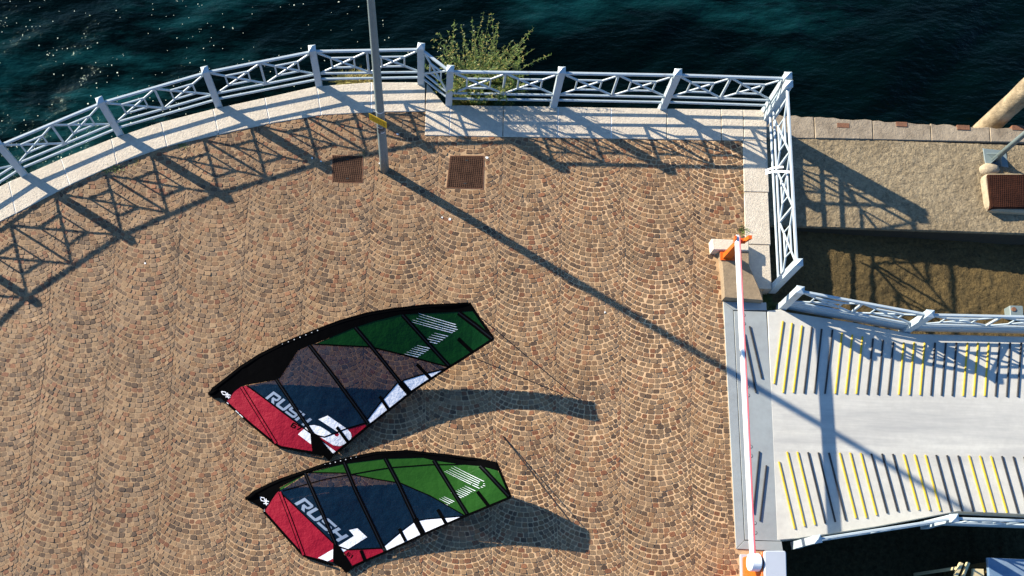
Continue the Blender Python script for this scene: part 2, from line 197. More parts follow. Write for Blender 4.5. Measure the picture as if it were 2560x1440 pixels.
def stone_mat():
    m = bpy.data.materials.new('porphyry'); m.use_nodes = True; nt = m.node_tree; N = nt.nodes; L = nt.links; b = N['Principled BSDF']
    geo = N.new('ShaderNodeNewGeometry'); oi = N.new('ShaderNodeObjectInfo')
    ad = N.new('ShaderNodeMath'); ad.operation = 'ADD'; L.new(geo.outputs['Random Per Island'], ad.inputs[0]); L.new(oi.outputs['Random'], ad.inputs[1])
    fr = N.new('ShaderNodeMath'); fr.operation = 'FRACT'; L.new(ad.outputs[0], fr.inputs[0])
    rp = N.new('ShaderNodeValToRGB'); cr = rp.color_ramp; cr.interpolation = 'LINEAR'
    stops = [(0.0, (0.062, 0.036, 0.022)), (0.10, (0.122, 0.074, 0.043)), (0.24, (0.205, 0.108, 0.050)), (0.36, (0.245, 0.138, 0.064)), (0.48, (0.215, 0.138, 0.078)),
             (0.60, (0.290, 0.178, 0.088)), (0.72, (0.185, 0.122, 0.074)), (0.80, (0.255, 0.160, 0.085)), (0.88, (0.228, 0.092, 0.040)), (0.94, (0.160, 0.058, 0.027)), (1.0, (0.330, 0.215, 0.115))]
    cr.elements[0].position = 0; cr.elements[0].color = (*stops[0][1], 1); cr.elements[1].position = 1; cr.elements[1].color = (*stops[-1][1], 1)
    for p, c in stops[1:-1]:
        e = cr.elements.new(p); e.color = (*c, 1)
    L.new(fr.outputs[0], rp.inputs[0])
    # dusting of sand in broad patches, fine mottling inside each stone
    n2 = N.new('ShaderNodeTexNoise'); n2.inputs['Scale'].default_value = 0.45; n2.inputs['Detail'].default_value = 4; L.new(geo.outputs['Position'], n2.inputs['Vector'])
    m2 = N.new('ShaderNodeMapRange'); m2.inputs[1].default_value = 0.35; m2.inputs[2].default_value = 0.7; m2.inputs[3].default_value = 0.0; m2.inputs[4].default_value = 0.26; L.new(n2.outputs['Fac'], m2.inputs[0])
    mx = N.new('ShaderNodeMixRGB'); mx.inputs[2].default_value = (0.262, 0.162, 0.082, 1); L.new(m2.outputs[0], mx.inputs[0]); L.new(rp.outputs[0], mx.inputs[1])
    n1 = N.new('ShaderNodeTexNoise'); n1.inputs['Scale'].default_value = 42; n1.inputs['Detail'].default_value = 6; n1.inputs['Roughness'].default_value = 0.75; L.new(geo.outputs['Position'], n1.inputs['Vector'])
    mr = N.new('ShaderNodeMapRange'); mr.inputs[1].default_value = 0.3; mr.inputs[2].default_value = 0.7; mr.inputs[3].default_value = 0.72; mr.inputs[4].default_value = 1.25; L.new(n1.outputs['Fac'], mr.inputs[0])
    vm = N.new('ShaderNodeVectorMath'); vm.operation = 'SCALE'; L.new(mx.outputs[0], vm.inputs[0]); L.new(mr.outputs[0], vm.inputs['Scale'])
    n4 = N.new('ShaderNodeTexNoise'); n4.inputs['Scale'].default_value = 1.15; n4.inputs['Detail'].default_value = 5; n4.inputs['Roughness'].default_value = 0.65; L.new(geo.outputs['Position'], n4.inputs['Vector'])
    m4 = N.new('ShaderNodeMapRange'); m4.inputs[1].default_value = 0.30; m4.inputs[2].default_value = 0.62; m4.inputs[3].default_value = 0.66; m4.inputs[4].default_value = 1.08; L.new(n4.outputs['Fac'], m4.inputs[0])
    v4 = N.new('ShaderNodeVectorMath'); v4.operation = 'SCALE'; L.new(vm.outputs[0], v4.inputs[0]); L.new(m4.outputs[0], v4.inputs['Scale']); vm = v4
    L.new(vm.outputs[0], b.inputs['Base Color']); b.inputs['Roughness'].default_value = 0.72; b.inputs['Specular IOR Level'].default_value = 0.35
    nb = N.new('ShaderNodeTexNoise'); nb.inputs['Scale'].default_value = 70; nb.inputs['Detail'].default_value = 4; L.new(geo.outputs['Position'], nb.inputs['Vector'])
    bp = N.new('ShaderNodeBump'); bp.inputs['Distance'].default_value = 0.006; bp.inputs['Strength'].default_value = 1.0; L.new(nb.outputs['Fac'], bp.inputs['Height']); L.new(bp.outputs[0], b.inputs['Normal'])
    return m

def far_cobble_mat():
    m = mat('sand_joints', (0.60, 0.395, 0.215), 0.9, 0.25, 5, 0.004, 90, col2=(0.36, 0.23, 0.12), c2scale=0.6, c2amt=0.8)
    nt = m.node_tree; N = nt.nodes; L = nt.links; b = N['Principled BSDF']; src = b.inputs['Base Color'].links[0].from_socket; geo = N.new('ShaderNodeNewGeometry'); sp = N.new('ShaderNodeSeparateXYZ'); L.new(geo.outputs['Position'], sp.inputs[0])
    nn = N.new('ShaderNodeTexNoise'); nn.inputs['Scale'].default_value = 0.5; nn.inputs['Detail'].default_value = 5; L.new(geo.outputs['Position'], nn.inputs['Vector'])
    a1 = N.new('ShaderNodeMath'); a1.operation = 'MULTIPLY_ADD'; a1.inputs[1].default_value = 9.0; L.new(nn.outputs['Fac'], a1.inputs[0]); L.new(sp.outputs['X'], a1.inputs[2])
    a2 = N.new('ShaderNodeMath'); a2.operation = 'MULTIPLY_ADD'; a2.inputs[1].default_value = -0.55; L.new(sp.outputs['Y'], a2.inputs[0]); L.new(a1.outputs[0], a2.inputs[2])
    mr = N.new('ShaderNodeMapRange'); mr.inputs[1].default_value = -2.0; mr.inputs[2].default_value = 3.5; mr.inputs[3].default_value = 0.80; mr.inputs[4].default_value = 0.0; L.new(a2.outputs[0], mr.inputs[0])
    mx = N.new('ShaderNodeMixRGB'); mx.inputs[2].default_value = (0.27, 0.175, 0.095, 1); L.new(mr.outputs[0], mx.inputs[0]); L.new(src, mx.inputs[1]); L.new(mx.outputs[0], b.inputs['Base Color'])
    return m

def film_mat(name, tint, body, body_amt, rough=0.12):
    m = bpy.data.materials.new(name); m.use_nodes = True; nt = m.node_tree; N = nt.nodes; L = nt.links
    b = N['Principled BSDF']; b.inputs['Base Color'].default_value = (*body, 1); b.inputs['Roughness'].default_value = rough
    geo = N.new('ShaderNodeNewGeometry')
    nb = N.new('ShaderNodeTexNoise'); nb.inputs['Scale'].default_value = 3.2; nb.inputs['Detail'].default_value = 4; L.new(geo.outputs['Position'], nb.inputs['Vector'])
    bp = N.new('ShaderNodeBump'); bp.inputs['Distance'].default_value = 0.05; bp.inputs['Strength'].default_value = 1.0; L.new(nb.outputs['Fac'], bp.inputs['Height']); L.new(bp.outputs[0], b.inputs['Normal'])
    t = N.new('ShaderNodeBsdfTransparent')
    dt = N.new('ShaderNodeVectorMath'); dt.operation = 'DOT_PRODUCT'; L.new(geo.outputs['Incoming'], dt.inputs[0]); L.new(geo.outputs['Normal'], dt.inputs[1])
    ab = N.new('ShaderNodeMath'); ab.operation = 'ABSOLUTE'; L.new(dt.outputs['Value'], ab.inputs[0]); mxm = N.new('ShaderNodeMath'); mxm.operation = 'MAXIMUM'; mxm.inputs[1].default_value = 0.15; L.new(ab.outputs[0], mxm.inputs[0])
    iv = N.new('ShaderNodeMath'); iv.operation = 'DIVIDE'; iv.inputs[0].default_value = 1.0; L.new(mxm.outputs[0], iv.inputs[1])
    cc_ = N.new('ShaderNodeCombineColor')
    for i_, c_ in enumerate(tint):
        pw = N.new('ShaderNodeMath'); pw.operation = 'POWER'; pw.inputs[0].default_value = c_; L.new(iv.outputs[0], pw.inputs[1]); L.new(pw.outputs[0], cc_.inputs[i_])
    L.new(cc_.outputs[0], t.inputs[0])
    mx = N.new('ShaderNodeMixShader'); mx.inputs[0].default_value = body_amt
    L.new(t.outputs[0], mx.inputs[1]); L.new(b.outputs[0], mx.inputs[2]); L.new(mx.outputs[0], N['Material Output'].inputs['Surface'])
    return m

def tread_mat(name, col):
    m = mat(name, col, 0.85, 0.35, 14, 0, col2=(col[0] * 0.45, col[1] * 0.42, col[2] * 0.42), c2scale=5, c2amt=0.7, spec=0.12)
    nt = m.node_tree; N = nt.nodes; L = nt.links; b = N['Principled BSDF']
    geo = N.new('ShaderNodeNewGeometry'); mp = N.new('ShaderNodeMapping'); mp.inputs['Scale'].default_value = (26, 26, 0); mp.inputs['Rotation'].default_value = (0, 0, 0.08)
    L.new(geo.outputs['Position'], mp.inputs[0]); vo = N.new('ShaderNodeTexVoronoi'); vo.inputs['Scale'].default_value = 1.0; vo.inputs['Randomness'].default_value = 0.15; L.new(mp.outputs[0], vo.inputs['Vector'])
    bp = N.new('ShaderNodeBump'); bp.invert = True; bp.inputs['Distance'].default_value = 0.014; bp.inputs['Strength'].default_value = 1.0; L.new(vo.outputs['Distance'], bp.inputs['Height']); L.new(bp.outputs[0], b.inputs['Normal'])
    return m

SHEEN_PATCH = (3.0, 40.0, 0.0)
def water_mat():
    m = bpy.data.materials.new('lake_water'); m.use_nodes = True; nt = m.node_tree; N = nt.nodes; L = nt.links; b = N['Principled BSDF']
    b.inputs['Roughness'].default_value = 0.10; b.inputs['IOR'].default_value = 1.333; b.inputs['Specular IOR Level'].default_value = 0.16; b.inputs['Specular Tint'].default_value = (0.5, 1.0, 0.78, 1)
    geo = N.new('ShaderNodeNewGeometry')
    mp = N.new('ShaderNodeMapping'); mp.inputs['Rotation'].default_value = (0, 0, math.radians(-32)); mp.inputs['Scale'].default_value = (0.45, 1.5, 1); L.new(geo.outputs['Position'], mp.inputs[0])
    n = N.new('ShaderNodeTexNoise'); n.inputs['Scale'].default_value = 0.9; n.inputs['Detail'].default_value = 7; n.inputs['Roughness'].default_value = 0.6; L.new(mp.outputs[0], n.inputs['Vector'])
    rp = N.new('ShaderNodeValToRGB'); rp.color_ramp.elements[0].position = 0.42; rp.color_ramp.elements[0].color = (0.0002, 0.0016, 0.0015, 1); rp.color_ramp.elements[1].position = 0.75; rp.color_ramp.elements[1].color = (0.0004, 0.0042, 0.0042, 1)
    # teal streaks paint the bright sky's reflection on the waves into the colour
    np_ = N.new('ShaderNodeTexNoise'); np_.inputs['Scale'].default_value = 0.085; np_.inputs['Detail'].default_value = 2; mpp = N.new('ShaderNodeMapping'); mpp.inputs['Location'].default_value = SHEEN_PATCH; mpp.inputs['Scale'].default_value = (-1, 1, 1); L.new(geo.outputs['Position'], mpp.inputs[0]); L.new(mpp.outputs[0], np_.inputs['Vector'])
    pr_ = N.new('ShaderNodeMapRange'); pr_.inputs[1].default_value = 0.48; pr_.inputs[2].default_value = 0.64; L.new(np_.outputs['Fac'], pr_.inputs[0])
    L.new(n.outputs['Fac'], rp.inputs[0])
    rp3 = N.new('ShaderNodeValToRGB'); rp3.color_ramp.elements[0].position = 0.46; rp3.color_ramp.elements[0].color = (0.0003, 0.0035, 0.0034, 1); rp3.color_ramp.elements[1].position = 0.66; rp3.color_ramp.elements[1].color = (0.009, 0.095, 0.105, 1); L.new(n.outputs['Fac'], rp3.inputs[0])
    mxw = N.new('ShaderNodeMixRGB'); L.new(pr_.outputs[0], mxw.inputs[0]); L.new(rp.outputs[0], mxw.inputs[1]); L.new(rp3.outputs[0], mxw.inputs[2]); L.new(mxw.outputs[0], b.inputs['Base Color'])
    mp2 = N.new('ShaderNodeMapping'); mp2.inputs['Rotation'].default_value = (0, 0, math.radians(-28)); mp2.inputs['Scale'].default_value = (0.6, 1.4, 1); L.new(geo.outputs['Position'], mp2.inputs[0])
    nb = N.new('ShaderNodeTexNoise'); nb.inputs['Scale'].default_value = 5.5; nb.inputs['Detail'].default_value = 5; nb.inputs['Roughness'].default_value = 0.55; L.new(mp2.outputs[0], nb.inputs['Vector'])
    bp = N.new('ShaderNodeBump'); bp.inputs['Distance'].default_value = 0.05; bp.inputs['Strength'].default_value = 1.0; L.new(nb.outputs['Fac'], bp.inputs['Height']); L.new(bp.outputs[0], b.inputs['Normal'])
    return m

def concrete_mat(name, c1, c2, dark, bump=0.02, moss=None):
    m = mat(name, c1, 0.9, 0.55, 14, 0, col2=c2, c2scale=1.1, c2amt=0.9, spec=0.25)
    nt = m.node_tree; N = nt.nodes; L = nt.links; b = N['Principled BSDF']; geo = N.new('ShaderNodeNewGeometry')
    src = b.inputs['Base Color'].links[0].from_socket
    n3 = N.new('ShaderNodeTexNoise'); n3.inputs['Scale'].default_value = 24; n3.inputs['Detail'].default_value = 5; n3.inputs['Roughness'].default_value = 0.7; L.new(geo.outputs['Position'], n3.inputs['Vector'])
    r3 = N.new('ShaderNodeValToRGB'); r3.color_ramp.elements[0].position = 0.56; r3.color_ramp.elements[1].position = 0.68; L.new(n3.outputs['Fac'], r3.inputs[0])
    ms = N.new('ShaderNodeMath'); ms.operation = 'MULTIPLY'; ms.inputs[1].default_value = 0.75; L.new(r3.outputs[0], ms.inputs[0])
    mx = N.new('ShaderNodeMixRGB'); mx.inputs[2].default_value = (*dark, 1); L.new(ms.outputs[0], mx.inputs[0]); L.new(src, mx.inputs[1]); L.new(mx.outputs[0], b.inputs['Base Color'])
    nb = N.new('ShaderNodeTexNoise'); nb.inputs['Scale'].default_value = 13; nb.inputs['Detail'].default_value = 8; nb.inputs['Roughness'].default_value = 0.7; L.new(geo.outputs['Position'], nb.inputs['Vector'])
    bp = N.new('ShaderNodeBump'); bp.inputs['Distance'].default_value = bump; bp.inputs['Strength'].default_value = 1.0; L.new(nb.outputs['Fac'], bp.inputs['Height']); L.new(bp.outputs[0], b.inputs['Normal'])
    return m

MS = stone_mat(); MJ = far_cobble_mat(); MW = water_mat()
M_kerb = mat('white_stone', (0.57, 0.50, 0.40), 0.9, 0.20, 13, 0.014, 38, col2=(0.50, 0.43, 0.34), c2scale=2.2, c2amt=0.8)
M_mortar = mat('white_mortar', (0.78, 0.76, 0.72), 0.9, 0.15, 20)
M_paint = mat('white_paint', (0.40, 0.465, 0.495), 0.42, 0.10, 4, 0.0008, 90, col2=(0.22, 0.17, 0.13), c2scale=7, c2amt=0.55, low=0.60, high=0.74)
M_pole = mat('galvanised_steel', (0.165, 0.208, 0.210), 0.5, 0.14, 12, 0.0006, 60, metal=0.0, spec=0.4)
M_deck = mat('ramp_coating', (0.555, 0.54, 0.48), 0.78, 0.10, 7, 0.0025, 120, col2=(0.46, 0.445, 0.395), c2scale=1.6, c2amt=0.45)
def wear(m):
    nt = m.node_tree; N = nt.nodes; L = nt.links; b = N['Principled BSDF']; src = b.inputs['Base Color'].links[0].from_socket; geo = N.new('ShaderNodeNewGeometry')
    mp = N.new('ShaderNodeMapping'); mp.inputs['Scale'].default_value = (0.22, 2.6, 1); L.new(geo.outputs['Position'], mp.inputs[0])
    n = N.new('ShaderNodeTexNoise'); n.inputs['Scale'].default_value = 1.3; n.inputs['Detail'].default_value = 7; n.inputs['Roughness'].default_value = 0.7; L.new(mp.outputs[0], n.inputs['Vector'])
    sp = N.new('ShaderNodeSeparateXYZ'); L.new(geo.outputs['Position'], sp.inputs[0])
    d = N.new('ShaderNodeMath'); d.operation = 'SUBTRACT'; d.inputs[1].default_value = 4.22; L.new(sp.outputs['Y'], d.inputs[0]); ab = N.new('ShaderNodeMath'); ab.operation = 'ABSOLUTE'; L.new(d.outputs[0], ab.inputs[0])
    mr = N.new('ShaderNodeMapRange'); mr.inputs[1].default_value = 0.35; mr.inputs[2].default_value = 0.75; mr.inputs[3].default_value = 0.85; mr.inputs[4].default_value = 0.12; L.new(ab.outputs[0], mr.inputs[0])
    r = N.new('ShaderNodeMapRange'); r.inputs[1].default_value = 0.36; r.inputs[2].default_value = 0.66; L.new(n.outputs['Fac'], r.inputs[0])
    ml = N.new('ShaderNodeMath'); ml.operation = 'MULTIPLY'; L.new(mr.outputs[0], ml.inputs[0]); L.new(r.outputs[0], ml.inputs[1])
    mx = N.new('ShaderNodeMixRGB'); mx.inputs[2].default_value = (0.35, 0.345, 0.325, 1); L.new(ml.outputs[0], mx.inputs[0]); L.new(src, mx.inputs[1]); L.new(mx.outputs[0], b.inputs['Base Color'])
wear(M_deck)
M_steel = mat('flap_steel', (0.345, 0.372, 0.362), 0.5, 0.10, 6, 0.0012, 70, metal=0.15, col2=(0.28, 0.29, 0.285), c2scale=1.4, c2amt=0.6)
M_yel = mat('yellow_grip', (0.52, 0.36, 0.02), 0.65, 0.22, 18, 0.003, 70)
M_blk = mat('black_grip', (0.020, 0.019, 0.021), 0.6, 0.3, 18, 0.003, 70)
M_dark = mat('dark_joint', (0.02, 0.02, 0.02), 0.9)
M_rust = tread_mat('rusty_tread_plate', (0.060, 0.030, 0.018))
M_rust2 = tread_mat('dark_rusty_tread_plate', (0.036, 0.012, 0.006))
M_rustbrick = mat('rust_stain', (0.17, 0.075, 0.038), 0.9, 0.4, 18, 0.006, 50)
M_quay = concrete_mat('quay_concrete', (0.305, 0.240, 0.148), (0.215, 0.165, 0.098), (0.10, 0.075, 0.042), 0.07)
M_quayst = mat('quay_edge_stone', (0.31, 0.25, 0.175), 0.9, 0.3, 6, 0.016, 20, col2=(0.20, 0.155, 0.105), c2scale=2.5, c2amt=0.85)
M_slip = concrete_mat('muddy_concrete', (0.145, 0.100, 0.038), (0.095, 0.067, 0.026), (0.030, 0.026, 0.012), 0.11)
M_shadewall = mat('shade_dark_wall', (0.035, 0.030, 0.020), 0.85, 0.3, 8, 0.01, 30)  # near-black colour stands in for the shade on the quay's face
M_cream = mat('cream_stone', (0.60, 0.53, 0.41), 0.85, 0.12, 12, 0.006, 40)
M_sandc = mat('sandy_concrete', (0.28, 0.205, 0.125), 0.9, 0.35, 16, 0.008, 50, col2=(0.21, 0.155, 0.095), c2scale=4, c2amt=0.8)
M_orange = mat('orange_paint', (0.62, 0.105, 0.006), 0.45, 0.08, 6)
M_white = mat('plain_white', (0.80, 0.80, 0.79), 0.4, 0.04, 6)
M_red = mat('red_reflector', (0.62, 0.10, 0.12), 0.4, 0.08, 8)
M_greylid = mat('grey_plastic', (0.42, 0.45, 0.50), 0.45, 0.05, 4)
M_wood = mat('weathered_wood', (0.34, 0.265, 0.165), 0.85, 0.3, 5, 0.02, 14, col2=(0.15, 0.11, 0.065), c2scale=3.5, c2amt=0.9)
M_sleeve = mat('black_sailcloth', (0.0022, 0.0022, 0.0024), 0.75, 0.2, 6, 0.006, 9, spec=0.0)
M_rod = mat('black_batten', (0.006, 0.007, 0.010), 0.5, 0.1, 6, spec=0.12)
M_redsail = mat('crimson_sailcloth', (0.245, 0.003, 0.018), 0.55, 0.08, 5, 0.03, 3.5, spec=0.15)
M_whitesail = mat('white_sailcloth', (0.78, 0.79, 0.82), 0.38, 0.03, 5, 0.03, 3.5)
M_bluesail = mat('pale_blue_print', (0.20, 0.255, 0.34), 0.5, 0.03, 5)
M_green = mat('green_monofilm', (0.0028, 0.030, 0.0045), 0.28, 0.10, 4, 0.03, 2.6, spec=0.16)
M_greenb = mat('bright_green_monofilm', (0.016, 0.072, 0.007), 0.34, 0.10, 4, 0.02, 2.6, spec=0.22)
M_window = film_mat('smoked_monofilm', (0.31, 0.29, 0.315), (0.004, 0.020, 0.044), 0.52, 0.2)
M_cord = mat('dark_cord', (0.045, 0.030, 0.022), 0.7)
M_sign = mat('yellow_sign', (0.72, 0.42, 0.015), 0.5, 0.06, 9)
M_signtext = mat('brown_lettering', (0.19, 0.055, 0.012), 0.6)
M_sticker = mat('faded_sticker', (0.62, 0.64, 0.64), 0.5, 0.5, 40)
M_stickerd = mat('dark_sticker', (0.04, 0.05, 0.06), 0.5)
M_leaf = mat('weed_leaf', (0.085, 0.150, 0.014), 0.6, 0.4, 9, col2=(0.17, 0.18, 0.03), c2scale=6, c2amt=0.7)
M_leafd = mat('dark_weed_leaf', (0.045, 0.085, 0.014), 0.6, 0.4, 9)
M_dry = mat('dry_grass', (0.34, 0.27, 0.07), 0.7, 0.35, 9, col2=(0.16, 0.17, 0.03), c2scale=5, c2amt=0.7)
M_stem = mat('weed_stem', (0.12, 0.14, 0.03), 0.7)
M_foam = mat('foam', (0.62, 0.66, 0.50), 0.6, 0.25, 3)
M_bluepanel = mat('blue_grey_panel', (0.13, 0.21, 0.31), 0.25, 0.2, 3, col2=(0.30, 0.36, 0.42), c2scale=2.5, c2amt=0.6)
M_creamp = mat('cream_paint', (0.55, 0.46, 0.26), 0.6, 0.2, 9)
M_drop = mat('bird_dropping', (0.75, 0.74, 0.70), 0.8)

# ------------------------------------------------------------------ water
WZ = -1.15
def grid_axis(lo, hi, step, far_lo, far_hi):
    a = [lo + i * step for i in range(int((hi - lo) / step) + 1)]; g = step; x = lo
    pre = []
    while x > far_lo: g *= 1.35; x -= g; pre.append(x)
    g = step; x = a[-1]; post = []
    while x < far_hi: g *= 1.35; x += g; post.append(x)
    return pre[::-1] + a + post
gx = grid_axis(-13.0, 15.0, 0.09, -400, 400); gy = grid_axis(9.8, 17.0, 0.09, 6.5, 600)
from mathutils import noise as mnoise
wv = []; ca, sa = math.cos(math.radians(32)), math.sin(math.radians(32))
for y in gy:
    for x in gx:
        u, v = x * ca + y * sa, -x * sa + y * ca
        fade = 1.0 if (-20 < x < 25 and y < 25) else 0.25
        h = 0.15 * mnoise.noise(Vector((u * 0.30, v * 0.85, 0.3))) + 0.06 * mnoise.noise(Vector((u * 0.8 + 9, v * 2.1, 4.1))) + 0.016 * mnoise.noise(Vector((u * 2.6, v * 5.2, 7.7)))
        wv.append((x, y, WZ + h * fade))
nx_ = len(gx)
wf = [(j * nx_ + i, j * nx_ + i + 1, (j + 1) * nx_ + i + 1, (j + 1) * nx_ + i) for j in range(len(gy) - 1) for i in range(nx_ - 1)]
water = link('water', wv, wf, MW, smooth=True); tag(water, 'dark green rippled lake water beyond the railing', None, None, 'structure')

# foam flecks drifting on the lake
fm = MB(); fr = random.Random(3)
nfl = 0
while nfl < 900:
    x = fr.uniform(-11.5, -0.6) if fr.random() < 0.93 else fr.uniform(-0.6, 1.5); y = fr.uniform(8.6, 16.5)
    w = math.exp(-max(0, (x + 5.5)) * 0.42) * (0.55 + 0.45 * math.sin(x * 1.7 + y * 2.3))
    if fr.random() > 0.22 + w: continue
    r = min(0.010, abs(fr.gauss(0.002, 0.0035)) + 0.0036)
    if fr.random() < 0.04: r *= 1.5
    n = 7; a0 = fr.random() * 6; el = fr.uniform(1.0, 1.45); ph = fr.uniform(0.3, 1.3)
    u, v = x * ca + y * sa, -x * sa + y * ca
    zz = WZ + 0.15 * mnoise.noise(Vector((u * 0.30, v * 0.85, 0.3))) + 0.06 * mnoise.noise(Vector((u * 0.8 + 9, v * 2.1, 4.1))) + 0.016 * mnoise.noise(Vector((u * 2.6, v * 5.2, 7.7))) + 0.012
    pts = []
    for k in range(n):
        a = a0 + 2 * PI * k / n; rr = r * fr.uniform(0.7, 1.25); px, py = rr * el * math.cos(a), rr * math.sin(a)
        pts.append((x + px * math.cos(ph) - py * math.sin(ph), y + px * math.sin(ph) + py * math.cos(ph), zz))
    fm.add(pts + [(p[0], p[1], zz - 0.01) for p in pts], [tuple(range(n))] + [(i, i + n, (i + 1) % n + n, (i + 1) % n) for i in range(n)])
    nfl += 1
tag(fm.build('foam_flecks', M_foam), 'small white foam flecks drifting on the dark lake', 'foam', None, 'stuff')

# ------------------------------------------------------------------ pavement body
kin, kout = [[-12.0, 3.55], [-11.3, 5.05]] + D['kerb_in'], [[-12.45, 3.9], [-11.65, 5.5]] + D['kerb_out']
mid = [((a[0] + b[0]) / 2, (a[1] + b[1]) / 2) for a, b in zip(kin, kout)]
KI = D['kerb_pts']
body = [(-20, -30), (-20, -12), (-17.5, -6), (-14.0, 0.0)] + mid[:-1] + [(-0.36, 10.46), (-0.2, 10.4), (0.05, 10.22), (6.08, 10.24), (6.1, 6.78), (5.98, 6.72), (5.98, -30)]
pb = MB(); pb.prism(body, -2.6, -0.0065)
pave = pb.build('pavement', MJ); tag(pave, 'sunlit waterside square paved with arcs of brown porphyry cobblestones', None, None, 'structure')

def border_x(y):      # right-hand limit of the cobbles
    if y > 7.62: return 5.73
    if y > 6.47: return 5.08 + (7.62 - y) * 0.17
    if y < 1.9: return 5.44
    return 5.262 + (6.47 - y) * 0.0295 - 0.112
ku = [(a[0] + (b[0] - a[0]) * 0.10, a[1] + (b[1] - a[1]) * 0.10) for a, b in zip(kin, kout)]      # the cobbles run a little way under the kerb
cob_poly = [(-14, -3.5), (-14, 1.0)] + ku[:-1] + [(-0.30, 10.2), (-0.28, 9.70), (5.73, 9.75)] + [(border_x(y), y) for y in (9.69, 7.63, 7.61, 6.48, 6.46, 1.9)] + [(5.44, 1.88), (5.44, -3.5)]
cov = D['covers']
cov_in = [[(c[0] + (c[0] - sum(q[0] for q in C4) / 4) * 0.10, c[1] + (c[1] - sum(q[1] for q in C4) / 4) * 0.10) for c in C4] for C4 in cov]
px0, py0 = D['pole']
kseg = [(Vector(kin[i]), Vector(kin[i + 1])) for i in range(len(kin) - 1)]
def ok(x, y):
    if not inside(cob_poly, x, y): return False
    for c in cov_in:
        if inside(c, x, y): return False
    return (x - px0) ** 2 + (y - py0) ** 2 > 0.085 ** 2

def cam_px(x, y, z):
    dx, dy, dz = x, y, z - CM['H']
    v = [M[0][i] * dx + M[1][i] * dy + M[2][i] * dz for i in range(3)]
    return CM['cx'] + CM['f'] * v[0] / v[2], CM['cy'] + CM['f'] * v[1] / v[2], v[2]

stones = []      # each: four corners
CW, PIT = 1.185, 0.0935
RR0 = CW / 2 / math.sin(math.radians(44))
X0 = 3.465
sr = random.Random(11)
def bjit(k, j):       # neighbouring arcs interlock unevenly where they meet
    return 0.0 * math.sin(k * 12.9 + j * 78.233) * (1 if j % 2 else -1)
AMAX = math.radians(44)
def warp(x, y): return x + 0.040 * math.sin(0.85 * y + 0.35 * x) + 0.014 * math.sin(2.3 * y - 1.1 * x + 1.0), y + 0.020 * math.sin(0.9 * x + 0.6 * y) + 0.010 * math.sin(2.7 * x + 1.9)
cr_ = random.Random(44); colw = {k: X0 + k * CW + cr_.uniform(-0.045, 0.045) for k in range(-16, 5)}
for k in range(-15, 3):
    cwk = colw[k + 1] - colw[k]; xc = (colw[k] + colw[k + 1]) / 2; RR = cwk / 2 / math.sin(AMAX); ph_ = (PIT / 2 if k % 2 else 0.0)
    for j in range(int((-3.0) / PIT) - 8, int(11.2 / PIT) + 8):
        yb = j * PIT + ph_ + 0.010 * math.sin(k * 2.1 + j * 0.37) + sr.uniform(-0.003, 0.003)
        cnt = sr.choice((12, 13, 13, 14)); w = [(1.0 + sr.uniform(-0.22, 0.22)) * (0.86 + 0.28 * math.sin(PI * (i + 0.5) / cnt)) for i in range(cnt)]; tot = sum(w)
        tl, tr = -AMAX + bjit(k, j), AMAX + bjit(k + 1, j)
        th = [tl]
        for q in w: th.append(th[-1] + (tr - tl) * q / tot)
        for i in range(cnt):
            a, b = th[i], th[i + 1]; m_ = (a + b) / 2
            X, Y = warp(xc + RR * math.sin(m_), yb + RR * (1 - math.cos(m_)) + PIT / 2)
            if X < -12.2 or X > 5.80 or Y < -2.4: continue
            lim_ = border_x(Y) if Y < 6.45 else 99
            if not ok(min(X, lim_ - 0.01) if X < lim_ + 0.03 else X, Y): continue
            g = 0.0028 + 0.0008 * min(1, max(0, (X + 2) / 5)) + abs(sr.gauss(0, 0.0016))
            def cor(t, up, sgn):
                # side joints follow the arc's radius, courses are PIT apart along the column
                ct = math.cos(t); half = 0.5 * PIT * ct * ct * max(0.0, 1 - (abs(t) / AMAX) ** 5)
                x = RR * math.sin(t) + sgn * g * ct; dl = math.tan(t) * half; x += -dl if up else dl
                x = max(-RR * 0.97, min(RR * 0.97, x))
                y = RR - math.sqrt(RR * RR - x * x) + (PIT - g / max(ct, 0.5) if up else g / max(ct, 0.5)) + sgn * g * math.sin(t)
                wx, wy = warp(xc + x, yb + y)
                return [wx + sr.uniform(-0.0034, 0.0034), wy + sr.uniform(-0.0030, 0.0030)]
            st_ = [cor(a, False, 1), cor(b, False, -1), cor(b, True, -1), cor(a, True, 1)]
            stones.append([[min(q[0], lim_ - 0.003), q[1]] for q in st_])
